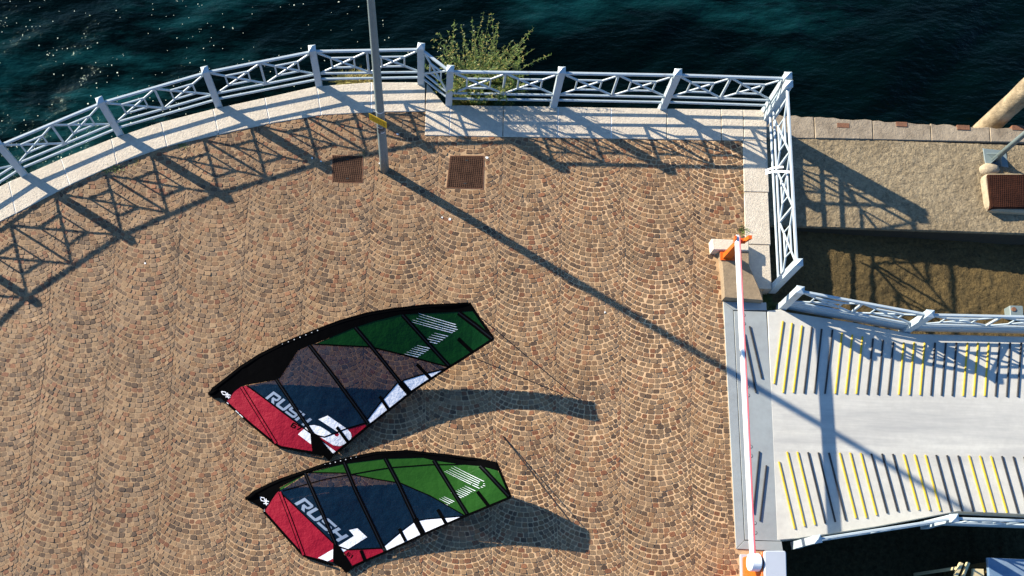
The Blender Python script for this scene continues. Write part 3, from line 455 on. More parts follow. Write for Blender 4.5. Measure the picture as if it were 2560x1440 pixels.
# edging rows: along the kerb, the plate and round the covers
def edge_row(path, off, length=0.098, th=0.088):
    path = [Vector(p) for p in path]
    for a, b in zip(path[:-1], path[1:]):
        Lr = (b - a).length; n = max(1, round(Lr / length)); d = (b - a) / n; nn = Vector((-d.y, d.x)).normalized()
        for i in range(n):
            p, q = a + d * i, a + d * (i + 1); e = d.normalized() * 0.006
            c = [p + e + nn * off, q - e + nn * off, q - e + nn * (off + th), p + e + nn * (off + th)]
            stones.append([[v.x + sr.uniform(-0.004, 0.004), v.y + sr.uniform(-0.004, 0.004)] for v in c])
edge_zone = []
edge_row([(5.26, 6.45), (5.39, 1.93)], -0.107, 0.098, 0.092)
def stone_geo(c4, r_):
    cx_ = sum(p[0] for p in c4) / 4; cy_ = sum(p[1] for p in c4) / 4
    tx, ty = r_.gauss(0, 0.045), r_.gauss(0, 0.045); dz = r_.uniform(-0.0035, 0.0035)
    # eight-sided outline: corners knocked off
    out = []
    for i in range(4):
        p, pr, nx2 = Vector(c4[i]), Vector(c4[i - 1]), Vector(c4[(i + 1) % 4]); c = r_.uniform(0.06, 0.20)
        out.append(p + (pr - p) * c); out.append(p + (nx2 - p) * c)
    vb = []; vt = []
    for p in out:
        dx, dy = p.x - cx_, p.y - cy_
        vb.append((p.x, p.y, -0.010 + dz + tx * dx + ty * dy)); vt.append((cx_ + dx * 0.91, cy_ + dy * 0.91, -0.001 + dz + tx * dx * 0.91 + ty * dy * 0.91))
    low = [(p[0], p[1], -0.022) for p in vb]
    vs_ = vt + vb + low
    fs = [tuple(range(8))] + [(i + 8, (i + 1) % 8 + 8, (i + 1) % 8, i) for i in range(8)] + [(i + 16, (i + 1) % 8 + 16, (i + 1) % 8 + 8, i + 8) for i in range(8)]
    return (cx_, cy_), vs_, fs
scored = []
for i, s in enumerate(stones):
    cx_, cy_ = sum(p[0] for p in s) / 4, sum(p[1] for p in s) / 4
    u, v, d = cam_px(cx_, cy_, 0)
    ar = 0
    if 20 < u < 2540 and 20 < v < 1420:
        pr = [cam_px(p[0], p[1], 0) for p in s]
        ar = abs(sum(pr[i2][0] * pr[(i2 + 1) % 4][1] - pr[(i2 + 1) % 4][0] * pr[i2][1] for i2 in range(4)))
    scored.append((ar, i))
scored.sort(reverse=True); single = set(i for a, i in scored[:300])
bulk = MB(); rs = random.Random(5)
for i, s in enumerate(stones):
    (cx_, cy_), v, f = stone_geo(s, rs)
    if i in single:
        o = link('cobblestone', [(p[0] - cx_, p[1] - cy_, p[2]) for p in v], f, MS, pave); o.location = (cx_, cy_, 0)
    else:
        n = len(bulk.v); bulk.v += v; bulk.f += [tuple(q + n for q in g) for g in f]
bo = bulk.build('cobblestones', MS, pave); bo['kind'] = 'stuff'
def far_setts():
    m = mat('distant_setts', (0.2, 0.13, 0.07), 0.8, 0.2, 20); nt = m.node_tree; N = nt.nodes; L = nt.links; b = N['Principled BSDF']; geo = N.new('ShaderNodeNewGeometry')
    vo = N.new('ShaderNodeTexVoronoi'); vo.inputs['Scale'].default_value = 10.8; vo.inputs['Randomness'].default_value = 0.45; L.new(geo.outputs['Position'], vo.inputs['Vector'])
    ve = N.new('ShaderNodeTexVoronoi'); ve.feature = 'DISTANCE_TO_EDGE'; ve.inputs['Scale'].default_value = 10.8; ve.inputs['Randomness'].default_value = 0.45; L.new(geo.outputs['Position'], ve.inputs['Vector'])
    sp = N.new('ShaderNodeSeparateColor'); L.new(vo.outputs['Color'], sp.inputs[0])
    rp = N.new('ShaderNodeValToRGB'); rp.color_ramp.elements[0].color = (0.10, 0.055, 0.028, 1); rp.color_ramp.elements[1].color = (0.27, 0.16, 0.07, 1); L.new(sp.outputs[0], rp.inputs[0])
    st = N.new('ShaderNodeMath'); st.operation = 'LESS_THAN'; st.inputs[1].default_value = 0.055; L.new(ve.outputs['Distance'], st.inputs[0])
    mx = N.new('ShaderNodeMixRGB'); mx.inputs[2].default_value = (0.40, 0.26, 0.14, 1); L.new(st.outputs[0], mx.inputs[0]); L.new(rp.outputs[0], mx.inputs[1]); L.new(mx.outputs[0], b.inputs['Base Color'])
    return m
MB().prism([(-19.9, -29.9), (5.9, -29.9), (5.9, -2.42), (-12.2, -2.42), (-12.6, 2.3), (-13.9, -0.2), (-17.4, -6.1), (-19.9, -12.1)], -0.02, -0.002).build('distant_paving', far_setts(), pave)
print('stones', len(stones))

# ------------------------------------------------------------------ kerb of white stone blocks
kerb = bpy.data.objects.new('kerb', None); COL.objects.link(kerb); tag(kerb, 'pale stone kerb blocks edging the square', None, None, 'structure')
kr = random.Random(21)
def kerb_block(poly, z=0.012):
    MB().prism(poly, -0.30, z + kr.uniform(-0.003, 0.003), 0.008).build('kerb_stone', M_kerb, kerb)
def mortar(p, q, w=0.012, z=0.006):
    p, q = Vector(p), Vector(q); n = Vector((-(q - p).y, (q - p).x)).normalized() * w / 2
    MB().prism([p - n, q - n, q + n, p + n], -0.28, z).build('mortar_joint', M_mortar, kerb)
gap = 0.006
for i in range(len(kin) - 1):
    a, b, c, d = Vector(kin[i]), Vector(kin[i + 1]), Vector(kout[i + 1]), Vector(kout[i])
    e1, e2 = (b - a).normalized() * gap, (c - d).normalized() * gap
    if i == len(kin) - 2:
        b = Vector((-0.345, 10.15)); c = Vector((-0.365, 10.76))
    kerb_block([a + e1, b - e1, c - e2, d + e2]); 
    if i > 0: mortar(a, d, 0.014 if i % 3 else 0.02, 0.004)
kx = D['kerb_straight_x']
yi = lambda x: 9.646 + (x + 0.33) * 0.0081
yo = lambda x: 10.292 + (x - 0.03) * 0.0072
kerb_block([(kx[0] + gap, yi(kx[0])), (kx[1] - gap, yi(kx[1])), (kx[1] - gap, yo(kx[1])), (0.03, 10.292), (-0.33, 10.73), (kx[0] + 0.0, 10.72)])
xs_ = kx[1:] 
for a, b in zip(xs_[:-1], xs_[1:]):
    kerb_block([(a + gap, yi(a)), (b - gap, yi(b)), (b - gap, yo(b)), (a + gap, yo(a))])
for a in xs_: mortar((a, yi(a) + 0.005), (a, yo(a) - 0.005), 0.016 if a in (xs_[0], xs_[2], xs_[3]) else 0.012, 0.005 if a in (xs_[0], xs_[2], xs_[3]) else -0.01)
kerb_block([(kx[-1] + gap, yi(kx[-1])), (6.13, yi(6.13)), (6.15, 10.336), (kx[-1] + gap, yo(kx[-1]))])
sy = KI['side_y']
sxi = lambda y: 5.684
for a, b in zip(sy[:-1], sy[1:]):
    kerb_block([(sxi(a), a - gap), (sxi(b), b + gap), (6.15, b + gap), (6.13, a - gap)])

# ------------------------------------------------------------------ quay, slipway
def rough(x, y, a1, a2):
    n1_ = mnoise.noise(Vector((x * 9, y * 9, 1.7))); n2_ = mnoise.noise(Vector((x * 22, y * 22, 5.1)))
    return a1 * n1_ + a2 * n2_ - a1 * 1.1 * max(0, mnoise.noise(Vector((x * 3.1, y * 3.1, 9.0))) - 0.15) * (n2_ > 0.1)
qz = -0.40
quay = MB().prism([(6.16, 10.05), (30, 9.75), (30, 7.85), (11.05, 8.16), (6.16, 8.19)], qz - 0.05, qz, 0.012).build('quay', M_quay)
qv = []; qxs = grid_axis(6.17, 11.6, 0.04, 6.1, 29.5); qxs = [x for x in qxs if x >= 6.165]; nq = len(qxs); nyq = 48
for j in range(nyq + 1):
    for x in qxs:
        ylo = (8.19 - (x - 6.16) * 0.0061 if x < 11.05 else 8.16 - (x - 11.05) * 0.0164) + 0.015; yhi = 10.04 - (x - 6.16) * 0.0126; y = ylo + (yhi - ylo) * j / nyq
        edge = min(1, j / 2.0)
        qv.append((x, y, qz + 0.007 + rough(x, y, 0.011, 0.009) * edge))
link('screed', qv, [(j * nq + i, j * nq + i + 1, (j + 1) * nq + i + 1, (j + 1) * nq + i) for j in range(nyq) for i in range(nq - 1)], M_quay, quay, True)
MB().prism([(6.17, 10.04), (30, 9.74), (30, 7.87), (11.05, 8.18), (6.17, 8.21)], -2.6, qz - 0.051).build('quay_wall', M_shadewall, quay)
tag(quay, 'rough sandy concrete quay below the square beside the lake', None, None, 'structure')
qj = [6.16] + D['quay_joint'] + [11.66, 12.78, 13.9]
qr = random.Random(9)
for a, b in zip(qj[:-1], qj[1:]):
    n = 9; yt = lambda x: 10.482 - (x - 6.868) * 0.0408; yb2 = lambda x: 10.005 + (x - 7.2) * 0.0045
    top = [(a + 0.008 + (b - a - 0.016) * i / n, yt(a + (b - a) * i / n) + qr.uniform(-0.028, 0.014)) for i in range(n + 1)]
    MB().prism([(a + 0.008, yb2(a) + 0.01), (b - 0.008, yb2(b) + 0.01)] + top[::-1], -2.4, qz + 0.022 + qr.uniform(0, 0.012), 0.008).build('edge_stone', M_quayst, quay)
for i, (x, y) in enumerate(D['pockets']):
    w = (0.115, 0.105, 0.118, 0.115)[i]
    MB().prism([(x - w, y - 0.045), (x + w, y - 0.05), (x + w, y + 0.045), (x - w, y + 0.05)], qz - 0.1, qz + 0.037).build('rust_pocket', M_rustbrick, quay)
sv = []
xsl = grid_axis(6.2, 11.8, 0.045, 5.6, 26); ysl = [5.6 + 0.045 * i for i in range(58)]; ysl = [5.6 - 0.28 * i for i in range(40, 0, -1)] + ysl + [8.3]
for y in ysl:
    for x in xsl:
        z = -0.60 - 0.25 * min(1, max(0, (x - 6.5) / 4.0)) - 0.04 * max(0, x - 10.5)
        z -= 0.9 * min(1, max(0, (5.2 - y) / 2.5))
        sv.append((x, y, max(-2.0, z) + 0.02 * mnoise.noise(Vector((x * 1.3, y * 1.3, 0))) + rough(x, y, 0.022, 0.014)))
nxs = len(xsl)
sf = [(j * nxs + i, j * nxs + i + 1, (j + 1) * nxs + i + 1, (j + 1) * nxs + i) for j in range(len(ysl) - 1) for i in range(nxs - 1)]
slip = link('slipway', sv, sf, M_slip, smooth=True); slip.data.materials.append(mat('shade_dark_slip', (0.034, 0.030, 0.015), 0.9, 0.7, 12, 0.02, 25, spec=0.05))
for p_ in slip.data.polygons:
    if p_.center.y < 4.6: p_.material_index = 1  # shade of the dark corner painted in as a darker ground colour
tag(slip, 'muddy brown concrete slipway under the ferry ramp', None, None, 'structure')

# ------------------------------------------------------------------ railings
def railing(name, label, posts, H, modules, z0=0.0, toe=0.0, group=None, gap_first=0.0, post_w=0.124, ends=(True, True), fixed_dirs=None, extra_n=None):
    org = Vector((posts[0][0], posts[0][1], z0)); root = empty(name, org, label, 'railing', group)
    s = H / 1.12
    P = [Vector((p[0], p[1], 0)) for p in posts]
    for i, p in enumerate(P):
        ds = []
        if i > 0: ds.append((p - P[i - 1]).normalized())
        if i < len(P) - 1: ds.append((P[i + 1] - p).normalized())
        d = sum(ds, Vector()).normalized()
        if fixed_dirs and fixed_dirs.get(i): d = Vector((*fixed_dirs[i], 0)).normalized()
        n = Vector((-d.y, d.x, 0)); w = post_w / 2
        if (i == 0 and not ends[0]) or (i == len(P) - 1 and not ends[1]): continue
        q = [p + d * (sx * w) + n * (sy_ * w) for sx, sy_ in ((-1, -1), (1, -1), (1, 1), (-1, 1))]
        post = MB(org).prism([(v.x, v.y) for v in q], z0 - 0.16, z0 + H - 0.075 * s, 0.006).build('post', M_paint, root)
        cw = w * 1.09
        base = [p + d * (sx * cw) + n * (sy_ * cw) for sx, sy_ in ((-1, -1), (1, -1), (1, 1), (-1, 1))]
        za, zb, zc = z0 + H - 0.073 * s, z0 + H - 0.05 * s, z0 + H + 0.005
        MB(org).add([(v.x, v.y, za) for v in base] + [(v.x, v.y, zb) for v in base] + [(p.x, p.y, zc)],
                    [(3, 2, 1, 0)] + [(k, (k + 1) % 4, (k + 1) % 4 + 4, k + 4) for k in range(4)] + [(4 + k, 4 + (k + 1) % 4, 8) for k in range(4)]).build('post_cap', M_paint, post)
        MB(org).prism([(v.x, v.y) for v in [p + d * (sx * w * 1.07) + n * (sy_ * w * 1.07) for sx, sy_ in ((-1, -1), (1, -1), (1, 1), (-1, 1))]], z0 - 0.17, z0 - 0.01).build('post_foot', M_paint, post)
    for i in range(len(P) - 1):
        a, b = P[i], P[i + 1]; d = (b - a).normalized(); n = Vector((-d.y, d.x, 0)); Lp = (b - a).length
        w = post_w / 2 - 0.004
        def pt(t, z): v = a + d * t; return Vector((v.x, v.y, z0 + z * s))
        def bar(nm, t0, za, t1, zb, wn_, wt, off=0.0, bev=0.004):
            o = n * off
            MB(org).bar(pt(t0, za) + o, pt(t1, zb) + o, n, wn_, wt, bev).build(nm, M_paint, root)
        bar('top_rail', w, 0.975, Lp - w, 0.970, 0.048, 0.046, 0, 0.008)
        bar('middle_rail', w, 0.335, Lp - w, 0.318, 0.034, 0.038, 0, 0.006)
        bar('bottom_rail', w, 0.165, Lp - w, 0.158, 0.034, 0.040, 0, 0.006)
        if toe: bar('toe_board', w, toe * 0.30, Lp - w, toe * 0.30, 0.012, toe / s, 0.0, 0.0)
        t0 = w; t1 = Lp - w
        m = modules[i] if isinstance(modules, (list, tuple)) else modules
        if gap_first and i == 0:
            t0 = gap_first; bar('upright', t0, 0.36, t0, 0.95, 0.044, 0.044)
        z1, z2 = 0.340, 0.944
        for k in range(m):
            u0 = t0 + (t1 - t0) * k / m; u1 = t0 + (t1 - t0) * (k + 1) / m
            if k > 0: bar('upright', u0, z1, u0, z2, 0.040, 0.040)
            g = 0.028
            bar('diagonal_brace', u0 + g, z2 - 0.02, u1 - g, z1 + 0.02, 0.028, 0.034, 0.004)
            bar('diagonal_brace', u0 + g, z1 + 0.02, u1 - g, z2 - 0.02, 0.024, 0.034, -0.004)
            f0, f1 = u0 + (u1 - u0) * 0.27, u0 + (u1 - u0) * 0.73; zf0, zf1 = z1 + (z2 - z1) * 0.27, z1 + (z2 - z1) * 0.73
            bar('inner_bar', f0, zf1, f1, zf1, 0.027, 0.031); bar('inner_bar', f0, zf0, f1, zf0, 0.027, 0.031)
            bar('inner_bar', f0 + 0.001, zf0 + 0.015, f0 + 0.001, zf1 - 0.015, 0.023, 0.029); bar('inner_bar', f1 - 0.001, zf0 + 0.015, f1 - 0.001, zf1 - 0.015, 0.023, 0.029)
    return root
pc, ps = [[-12.0, 4.15], [-11.02, 5.85]] + D['posts_curve'], D['posts_straight']
railing('railing', 'long white railing with crossed braces curving along the lake edge to the corner', pc + ps, 1.12, [2] * (len(pc) - 1) + [1] + [2] * (len(ps) - 1), fixed_dirs={7: (1, -0.12), 8: (1, -0.05), 11: (1, 0)})
rside = railing('railing', 'short white railing running from the corner post towards the barrier', D['posts_side'], 1.12, [3], gap_first=0.22, fixed_dirs={0: (0, -1), 1: (0, -1)})
# curved catch bars riveted to the short railing
ob = rside.location
for (yy, z, x1, sag) in ((8.58, 0.90, 5.86, 0.12), (8.85, 0.60, 5.98, 0.08)):
    lb = MB(ob); pts = []
    for k in range(9):
        t = k / 8; x = 6.19 + (x1 - 6.19) * t
        pts.append(Vector((x, yy - 0.02 + sag * math.sin(t * PI * 0.55), z - 0.28 * t)))
    for p, q in zip(pts[:-1], pts[1:]): lb.bar(p, q, (0, 1, 0), 0.036, 0.014)
    lb.build('catch_bar', M_white, rside)
railing('railing', 'white ramp railing on the lake side, beside the muddy slipway', D['ramp_up'], 0.80, 2, z0=0.0, toe=0.20, post_w=0.128)
railing('railing', 'white ramp railing seen from above along the lower edge of the ramp', D['ramp_low'], 0.80, 2, z0=0.0, toe=0.16, post_w=0.128)

# ------------------------------------------------------------------ ferry ramp, steel flap, grip bars
PL = D['plate']
dk = D['deck']
ramp = empty('ferry_ramp', (6.1, 4.2, 0.0), 'pale grey ferry ramp deck with slanted yellow and black grip bars', 'ramp')
ro = ramp.location
MB(ro).prism(dk, -0.30, 0.012, 0.010).build('deck', M_deck, ramp)
pr0, pr1 = Vector(dk[2]), Vector(dk[4])
for a, b in ((dk[2], dk[4]), (dk[4], dk[6]), (dk[8], dk[7])):
    a, b = Vector((*a, -0.10)), Vector((*b, -0.10)); d = (b - a).normalized(); n = Vector((-d.y, d.x, 0)); o = n * (0.035 if a.y > 4 else -0.035)
def grips(lst, parent, org, cols):
    for i, (a, b) in enumerate(lst):
        c = cols(i); a, b = Vector((*a, 0.022)), Vector((*b, 0.022))
        MB(org).bar(a, b, (0, 0, 1), 0.022, 0.029, 0.005).build('grip_bar', c, parent)
grips(D['bars_up'], ramp, ro, lambda i: (M_yel, M_blk)[(i // 3) % 2])
grips(D['bars_low'], ramp, ro, lambda i: (M_yel, M_blk)[(i // 3) % 2])
flap = empty('steel_flap', (5.75, 4.2, 0.0), 'grey steel hinge flap with bolts between the cobbles and the ramp', 'flap')
fo = flap.location
A, B_, C_, D_, E_, F_ = [Vector(p) for p in PL]
i0, i1 = [Vector(p) for p in D['plate_in']]
jx = lambda y: 6.049 + (6.33 - y) * 0.0330
MB(fo).prism([A, (6.038, 6.476), (jx(6.33) - 0.006, 6.33), (i0.x + 0.0, i0.y + 0.012)], -0.04, 0.014, 0.003).build('frame_bar', M_steel, flap)
MB(fo).prism([A + Vector((0, -0.003)), (i0.x - 0.006, i0.y + 0.008), (i1.x - 0.006, i1.y - 0.006), F_ + Vector((0.0, 0.004))], -0.04, 0.013, 0.003).build('frame_bar', M_steel, flap)
MB(fo).prism([F_ + Vector((0.006, 0)), (i1.x, i1.y - 0.012), (jx(2.08), 2.075), (6.211, 1.907)], -0.04, 0.014, 0.003).build('frame_bar', M_steel, flap)
MB(fo).prism([(i0.x + 0.008, i0.y - 0.004), (jx(i0.y) - 0.016, i0.y - 0.004), (jx(i1.y) - 0.016, i1.y + 0.004), (i1.x + 0.008, i1.y + 0.004)], -0.04, 0.010, 0.003).build('plate', M_steel, flap)
MB(fo).prism([(5.30, 6.44), (6.04, 6.44), (6.17, 1.93), (5.42, 1.95)], -0.03, -0.002).build('hinge_gap', M_dark, flap)
grips(D['bars_flap'], flap, fo, lambda i: M_blk)
for x, y in D['studs']:
    r_ = [(x + 0.027 * math.cos(2 * PI * k / 14), y + 0.027 * math.sin(2 * PI * k / 14)) for k in range(14)]
    bt = MB(fo).prism(r_, 0.0, 0.016, 0.004).build('bolt', M_steel, flap)
    MB(fo).prism([(x + 0.034 * math.cos(2 * PI * k / 14), y + 0.034 * math.sin(2 * PI * k / 14)) for k in range(14)], 0.0, 0.0112).build('bolt_ring', M_dark, bt)

# ------------------------------------------------------------------ sails
def tps(ctrl):
    P = np.array([c[:2] for c in ctrl]); z = np.array([c[2] for c in ctrl]); n = len(P)
    d = np.linalg.norm(P[:, None] - P[None], axis=2); K = np.where(d > 0, d * d * np.log(d + 1e-12), 0) + 1e-3 * np.eye(n)
    A_ = np.zeros((n + 3, n + 3)); A_[:n, :n] = K; A_[:n, n] = 1; A_[:n, n + 1:] = P; A_[n, :n] = 1; A_[n + 1:, :n] = P.T
    w = np.linalg.solve(A_, np.r_[z, 0, 0, 0])
    def f(x, y):
        r = np.hypot(P[:, 0] - x, P[:, 1] - y); k = np.where(r > 0, r * r * np.log(r + 1e-12), 0)
        return float(k @ w[:-3] + w[-3] + w[-2] * x + w[-1] * y)
    return f

def cloth(name, polys, zf, layer, m, parent, org, thick=0.003, step=0.16, smooth=True):
    """flat outline(s) in plan -> cut by a grid, laid on the sail's surface, given thickness"""
    bm = bmesh.new()
    for poly in polys:
        poly = [tuple(p) for p in poly]
        if sum(poly[i][0] * poly[(i + 1) % len(poly)][1] - poly[(i + 1) % len(poly)][0] * poly[i][1] for i in range(len(poly))) < 0: poly = poly[::-1]
        fc = bm.faces.new([bm.verts.new((x, y, 0)) for x, y in poly])
    bm.normal_update()
    bmesh.ops.triangulate(bm, faces=bm.faces[:], ngon_method='EAR_CLIP')
    xs2 = [v.co.x for v in bm.verts]; ys2 = [v.co.y for v in bm.verts]
    for ax, lo, hi in ((0, min(xs2), max(xs2)), (1, min(ys2), max(ys2))):
        c = math.ceil(lo / step) * step
        while c < hi:
            co = [0, 0, 0]; co[ax] = c; no = [0, 0, 0]; no[ax] = 1
            bmesh.ops.bisect_plane(bm, geom=bm.verts[:] + bm.edges[:] + bm.faces[:], plane_co=co, plane_no=no, dist=1e-6); c += step
    bmesh.ops.remove_doubles(bm, verts=bm.verts[:], dist=1e-5)
    for v in bm.verts: v.co.z = zf(v.co.x, v.co.y) + layer
    if thick > 0:
        bm.normal_update()
        r = bmesh.ops.extrude_face_region(bm, geom=bm.faces[:])
        for v in [e for e in r['geom'] if isinstance(e, bmesh.types.BMVert)]: v.co.z += thick
    for v in bm.verts: v.co -= Vector(org)
    bmesh.ops.recalc_face_normals(bm, faces=bm.faces[:])
    me = bpy.data.meshes.new(name); bm.to_mesh(me); bm.free()
    o = bpy.data.objects.new(name, me); COL.objects.link(o); me.materials.append(m); o.parent = parent
    return o

def strip_poly(path, w):
    P = [Vector(p) for p in path]; l = []; r = []
    for i, p in enumerate(P):
        d = (P[min(i + 1, len(P) - 1)] - P[max(i - 1, 0)]).normalized(); n = Vector((-d.y, d.x)) * w / 2
        l.append(tuple(p + n)); r.append(tuple(p - n))
    return l + r[::-1]

GLY = {
 'R': [[(0, 0), (1, 0), (1, 4), (0, 4)], [(1, 3.1), (3.3, 3.1), (3.9, 3.5), (3.4, 4), (1, 4)], [(3.1, 2.1), (3.95, 1.9), (3.9, 3.5), (3.3, 3.1)], [(1.7, 1.35), (3.4, 1.35), (3.95, 1.9), (3.1, 2.1), (1.7, 2.1)], [(1.7, 1.35), (2.8, 1.35), (4.1, 0), (2.8, 0)]],
 'U': [[(0, 0.6), (0.5, 0), (1.0, 0.9), (1, 4), (0, 4)], [(0.5, 0), (3.5, 0), (3.0, 0.9), (1.0, 0.9)], [(3.5, 0), (4, 0.6), (4, 4), (3, 4), (3, 0.9)]],
 'S': [[(0.5, 3.15), (4, 3.15), (4, 4), (0.6, 4), (0, 3.5)], [(0, 2.0), (0.9, 2.4), (0.9, 3.15), (0, 3.5)], [(0.4, 1.6), (3.4, 1.6), (3.9, 2.0), (3.4, 2.4), (0.9, 2.4), (0, 2.0)], [(3.0, 0.85), (4, 0.5), (3.9, 2.0), (3.4, 1.6)], [(0, 0), (3.4, 0), (4, 0.5), (3.0, 0.85), (0, 0.85)]],
 'H': [[(0, 0), (1, 0), (1, 4), (0, 4)], [(1, 1.6), (3, 1.6), (3, 2.45), (1, 2.45)], [(3, 0), (4, 0), (4, 4), (3, 4)]],
 '6': [[(0, 0.3), (1, 0.8), (1, 3.2), (0, 3.7)], [(0, 3.7), (1, 3.2), (4, 3.2), (4, 4), (0.3, 4)], [(1, 1.7), (3, 1.7), (4, 2.2), (3.6, 2.5), (1, 2.5)], [(3, 0.8), (4, 0.3), (4, 2.2), (3, 1.7)], [(0.3, 0), (3.7, 0), (4, 0.3), (3, 0.8), (1, 0.8), (0, 0.3)]],
 '7': [[(0, 3.1), (4, 3.1), (4, 4), (0, 4)], [(1, 0), (2.1, 0), (4, 3.1), (2.9, 3.1)]],
 '1': [[(1.5, 0), (2.6, 0), (2.6, 4), (1.5, 4)], [(0.5, 2.9), (1.5, 3.2), (1.5, 4), (0.5, 3.5)]],
}
def lettering(text, frame, fill=0.86):
    o, ex, ey = [Vector(p) for p in frame]; ex = ex - o; ey = ey - o; n = len(text); out = []
    for k, ch in enumerate(text):
        for poly in GLY[ch]:
            out.append([tuple(o + ex * ((k + (x / 4) * fill + (1 - fill) / 2) / n) + ey * (y / 4)) for x, y in poly])
    return out
def lines(segs, frame, w):
    o, ex, ey = [Vector(p) for p in frame]; ex = ex - o; ey = ey - o
    return [strip_poly([tuple(o + ex * x + ey * y) for x, y in s], w) for s in segs]

def sail(S, label, green, seam_w):
    zf = tps(S['ctrl']); c0 = S['ctrl'][0]; org = Vector((c0[0], c0[1], 0))
    root = empty('windsurf_sail', org, label, 'sail', 'windsurf sails laid out on the cobbles')
    K = lambda nm, polys, lay, m, th=0.003, par=None: cloth(nm, polys, zf, lay, m, par or root, org, th)
    K('luff_sleeve', [S['sleeve']], 0.0, M_sleeve, 0.012)
    # mast inside the sleeve, its heel and tip showing
    ol = S['sleeve']; nl = 12
    mp = [Vector((p[0], p[1])) for p in ol[1:nl]]; mp = [p + Vector((0.03, -0.035)) for p in mp]
    MB(org).tube([(p.x, p.y, zf(p.x, p.y) - 0.008) for p in mp], [0.034 - 0.018 * i / len(mp) for i in range(len(mp))], 10).build('mast', M_sleeve, root, True)
    heel = Vector(c0[:2]); MB(org).tube([(heel.x - 0.03, heel.y + 0.0, 0.035), (heel.x + 0.06, heel.y + 0.02, 0.05), (heel.x + 0.16, heel.y + 0.08, 0.075)], [0.03, 0.042, 0.036], 10).build('mast_foot', M_sleeve, root, True)
    for p in S['red']: K('foot_panel', [p], 0.002, M_redsail)
    K('window_panel', [S['window']], 0.003, M_window, 0.0)
    for p in S['green']: K('head_panel', [p], 0.003, green, 0.002)
    K('leech_panel', [S['white']], 0.004, M_whitesail)
    K('tack_patch', [S['patch']], 0.012, M_sleeve, 0.006)
    for p in S['numeral']: K('numeral', [p], 0.0065, M_whitesail, 0.001)
    for p in S['seam']: K('seam', [strip_poly(p, seam_w)], 0.008, M_sleeve, 0.002)
    for p in S['border']: K('edge_tape', [strip_poly(p, 0.042)], 0.005, M_sleeve, 0.004)
    for p, w in S['batten']:
        b = K('batten', [strip_poly(p, w)], 0.009, M_sleeve, 0.004)
        if w < 0.09 and len(p) > 2:
            K('batten_rod', [strip_poly(p, 0.018)], 0.0135, M_rod, 0.006, b)
    for p, w in S['redbatten']:
        b = K('batten', [strip_poly(p, w + 0.012)], 0.006, M_sleeve, 0.002)
        K('batten_rod', [strip_poly(p, w * 0.66)], 0.0085, M_redsail, 0.007, b)
    K('lettering', lettering('RUSH', S['rush'], 0.90), 0.0055, M_bluesail, 0.001)
    K('size_number', lettering(S['digits'], S['size']), 0.0065, M_sleeve, 0.001)
    ch = S['chev']; st = []
    for i in range(0, len(ch), 2):
        a, b = Vector(ch[i]), Vector(ch[i + 1]); d = (b - a).normalized(); n = Vector((-d.y, d.x))
        st.append([tuple(a + n * 0.0015), tuple(a - n * 0.0015), tuple(b - n * 0.0055 - d * 0.01), tuple(b + n * 0.0055 + d * 0.01)])
    K('chevron_stripes', st, 0.0065, M_whitesail, 0.001)
    K('emblem', lines([[(0.0, 0.5), (0.3, 0.85), (0.62, 0.5)], [(0.0, 0.5), (0.3, 0.15), (0.62, 0.45)], [(0.5, 0.95), (0.8, 0.45)], [(0.45, 0.6), (0.9, 0.85)], [(0.62, 0.45), (1.0, 0.1)], [(0.65, 0.0), (1.0, 0.5)]], S['fish'], 0.014), 0.0135, M_whitesail, 0.001)
    for cpts in S['cords']:
        MB(org).tube(cpts, 0.0085, 6).build('cord', M_cord, root)
    a, b = Vector(S['red'][0][0]), Vector(S['red'][0][-1])
    K('foot_print', [strip_poly([tuple(a + (b - a) * t0 - Vector((0.022, 0.010))), tuple(a + (b - a) * t1 - Vector((0.022, 0.010)))], 0.015) for t0, t1 in ((0.05, 0.12), (0.42, 0.55), (0.58, 0.72))], 0.0105, M_sticker, 0.001)
    # rivets along the sleeve
    q = [Vector(p) for p in ol[5:8]]
    for i in range(7):
        t = i / 6 * 1.2; k = min(1, int(t)); p = q[k] + (q[k + 1] - q[k]) * (t - k) + Vector((0.02, -0.03 if seam_w < 0.02 else -0.03))
        K('eyelet', [[(p.x + 0.010 * math.cos(a_ * PI / 3), p.y + 0.010 * math.sin(a_ * PI / 3)) for a_ in range(6)]], 0.0125, M_sticker, 0.002)
    return root
sail(D['sail_high'], 'larger windsurf sail marked 67, upper of the two, with dark green head', M_green, 0.024)
sail(D['sail_low'], 'smaller windsurf sail with the white numeral 1 and bright green head', M_greenb, 0.019)

# ------------------------------------------------------------------ tall pole with sign
pole = empty('steel_pole', (px0, py0, 0), 'tall grey tapered steel pole with a small yellow sign', 'pole')
nz = 14; Hp = 9.0
rad = lambda z: 0.086 - 0.0066 * z
MB(pole.location).tube([(px0, py0, -0.05 + (Hp + 0.05) * i / nz) for i in range(nz + 1)], [rad(Hp * i / nz) for i in range(nz + 1)], 28).build('shaft', M_pole, pole, True)
MB(pole.location).tube([(px0, py0, 1.93), (px0, py0, 1.952)], rad(1.93) + 0.0025, 28).build('clamp_band', M_sticker, pole)
MB(pole.location).tube([(px0 - 0.115, py0 - 0.03, 0.0), (px0 - 0.112, py0 - 0.03, 0.03)], 0.018, 8).build('anchor_bolt', M_dark, pole)
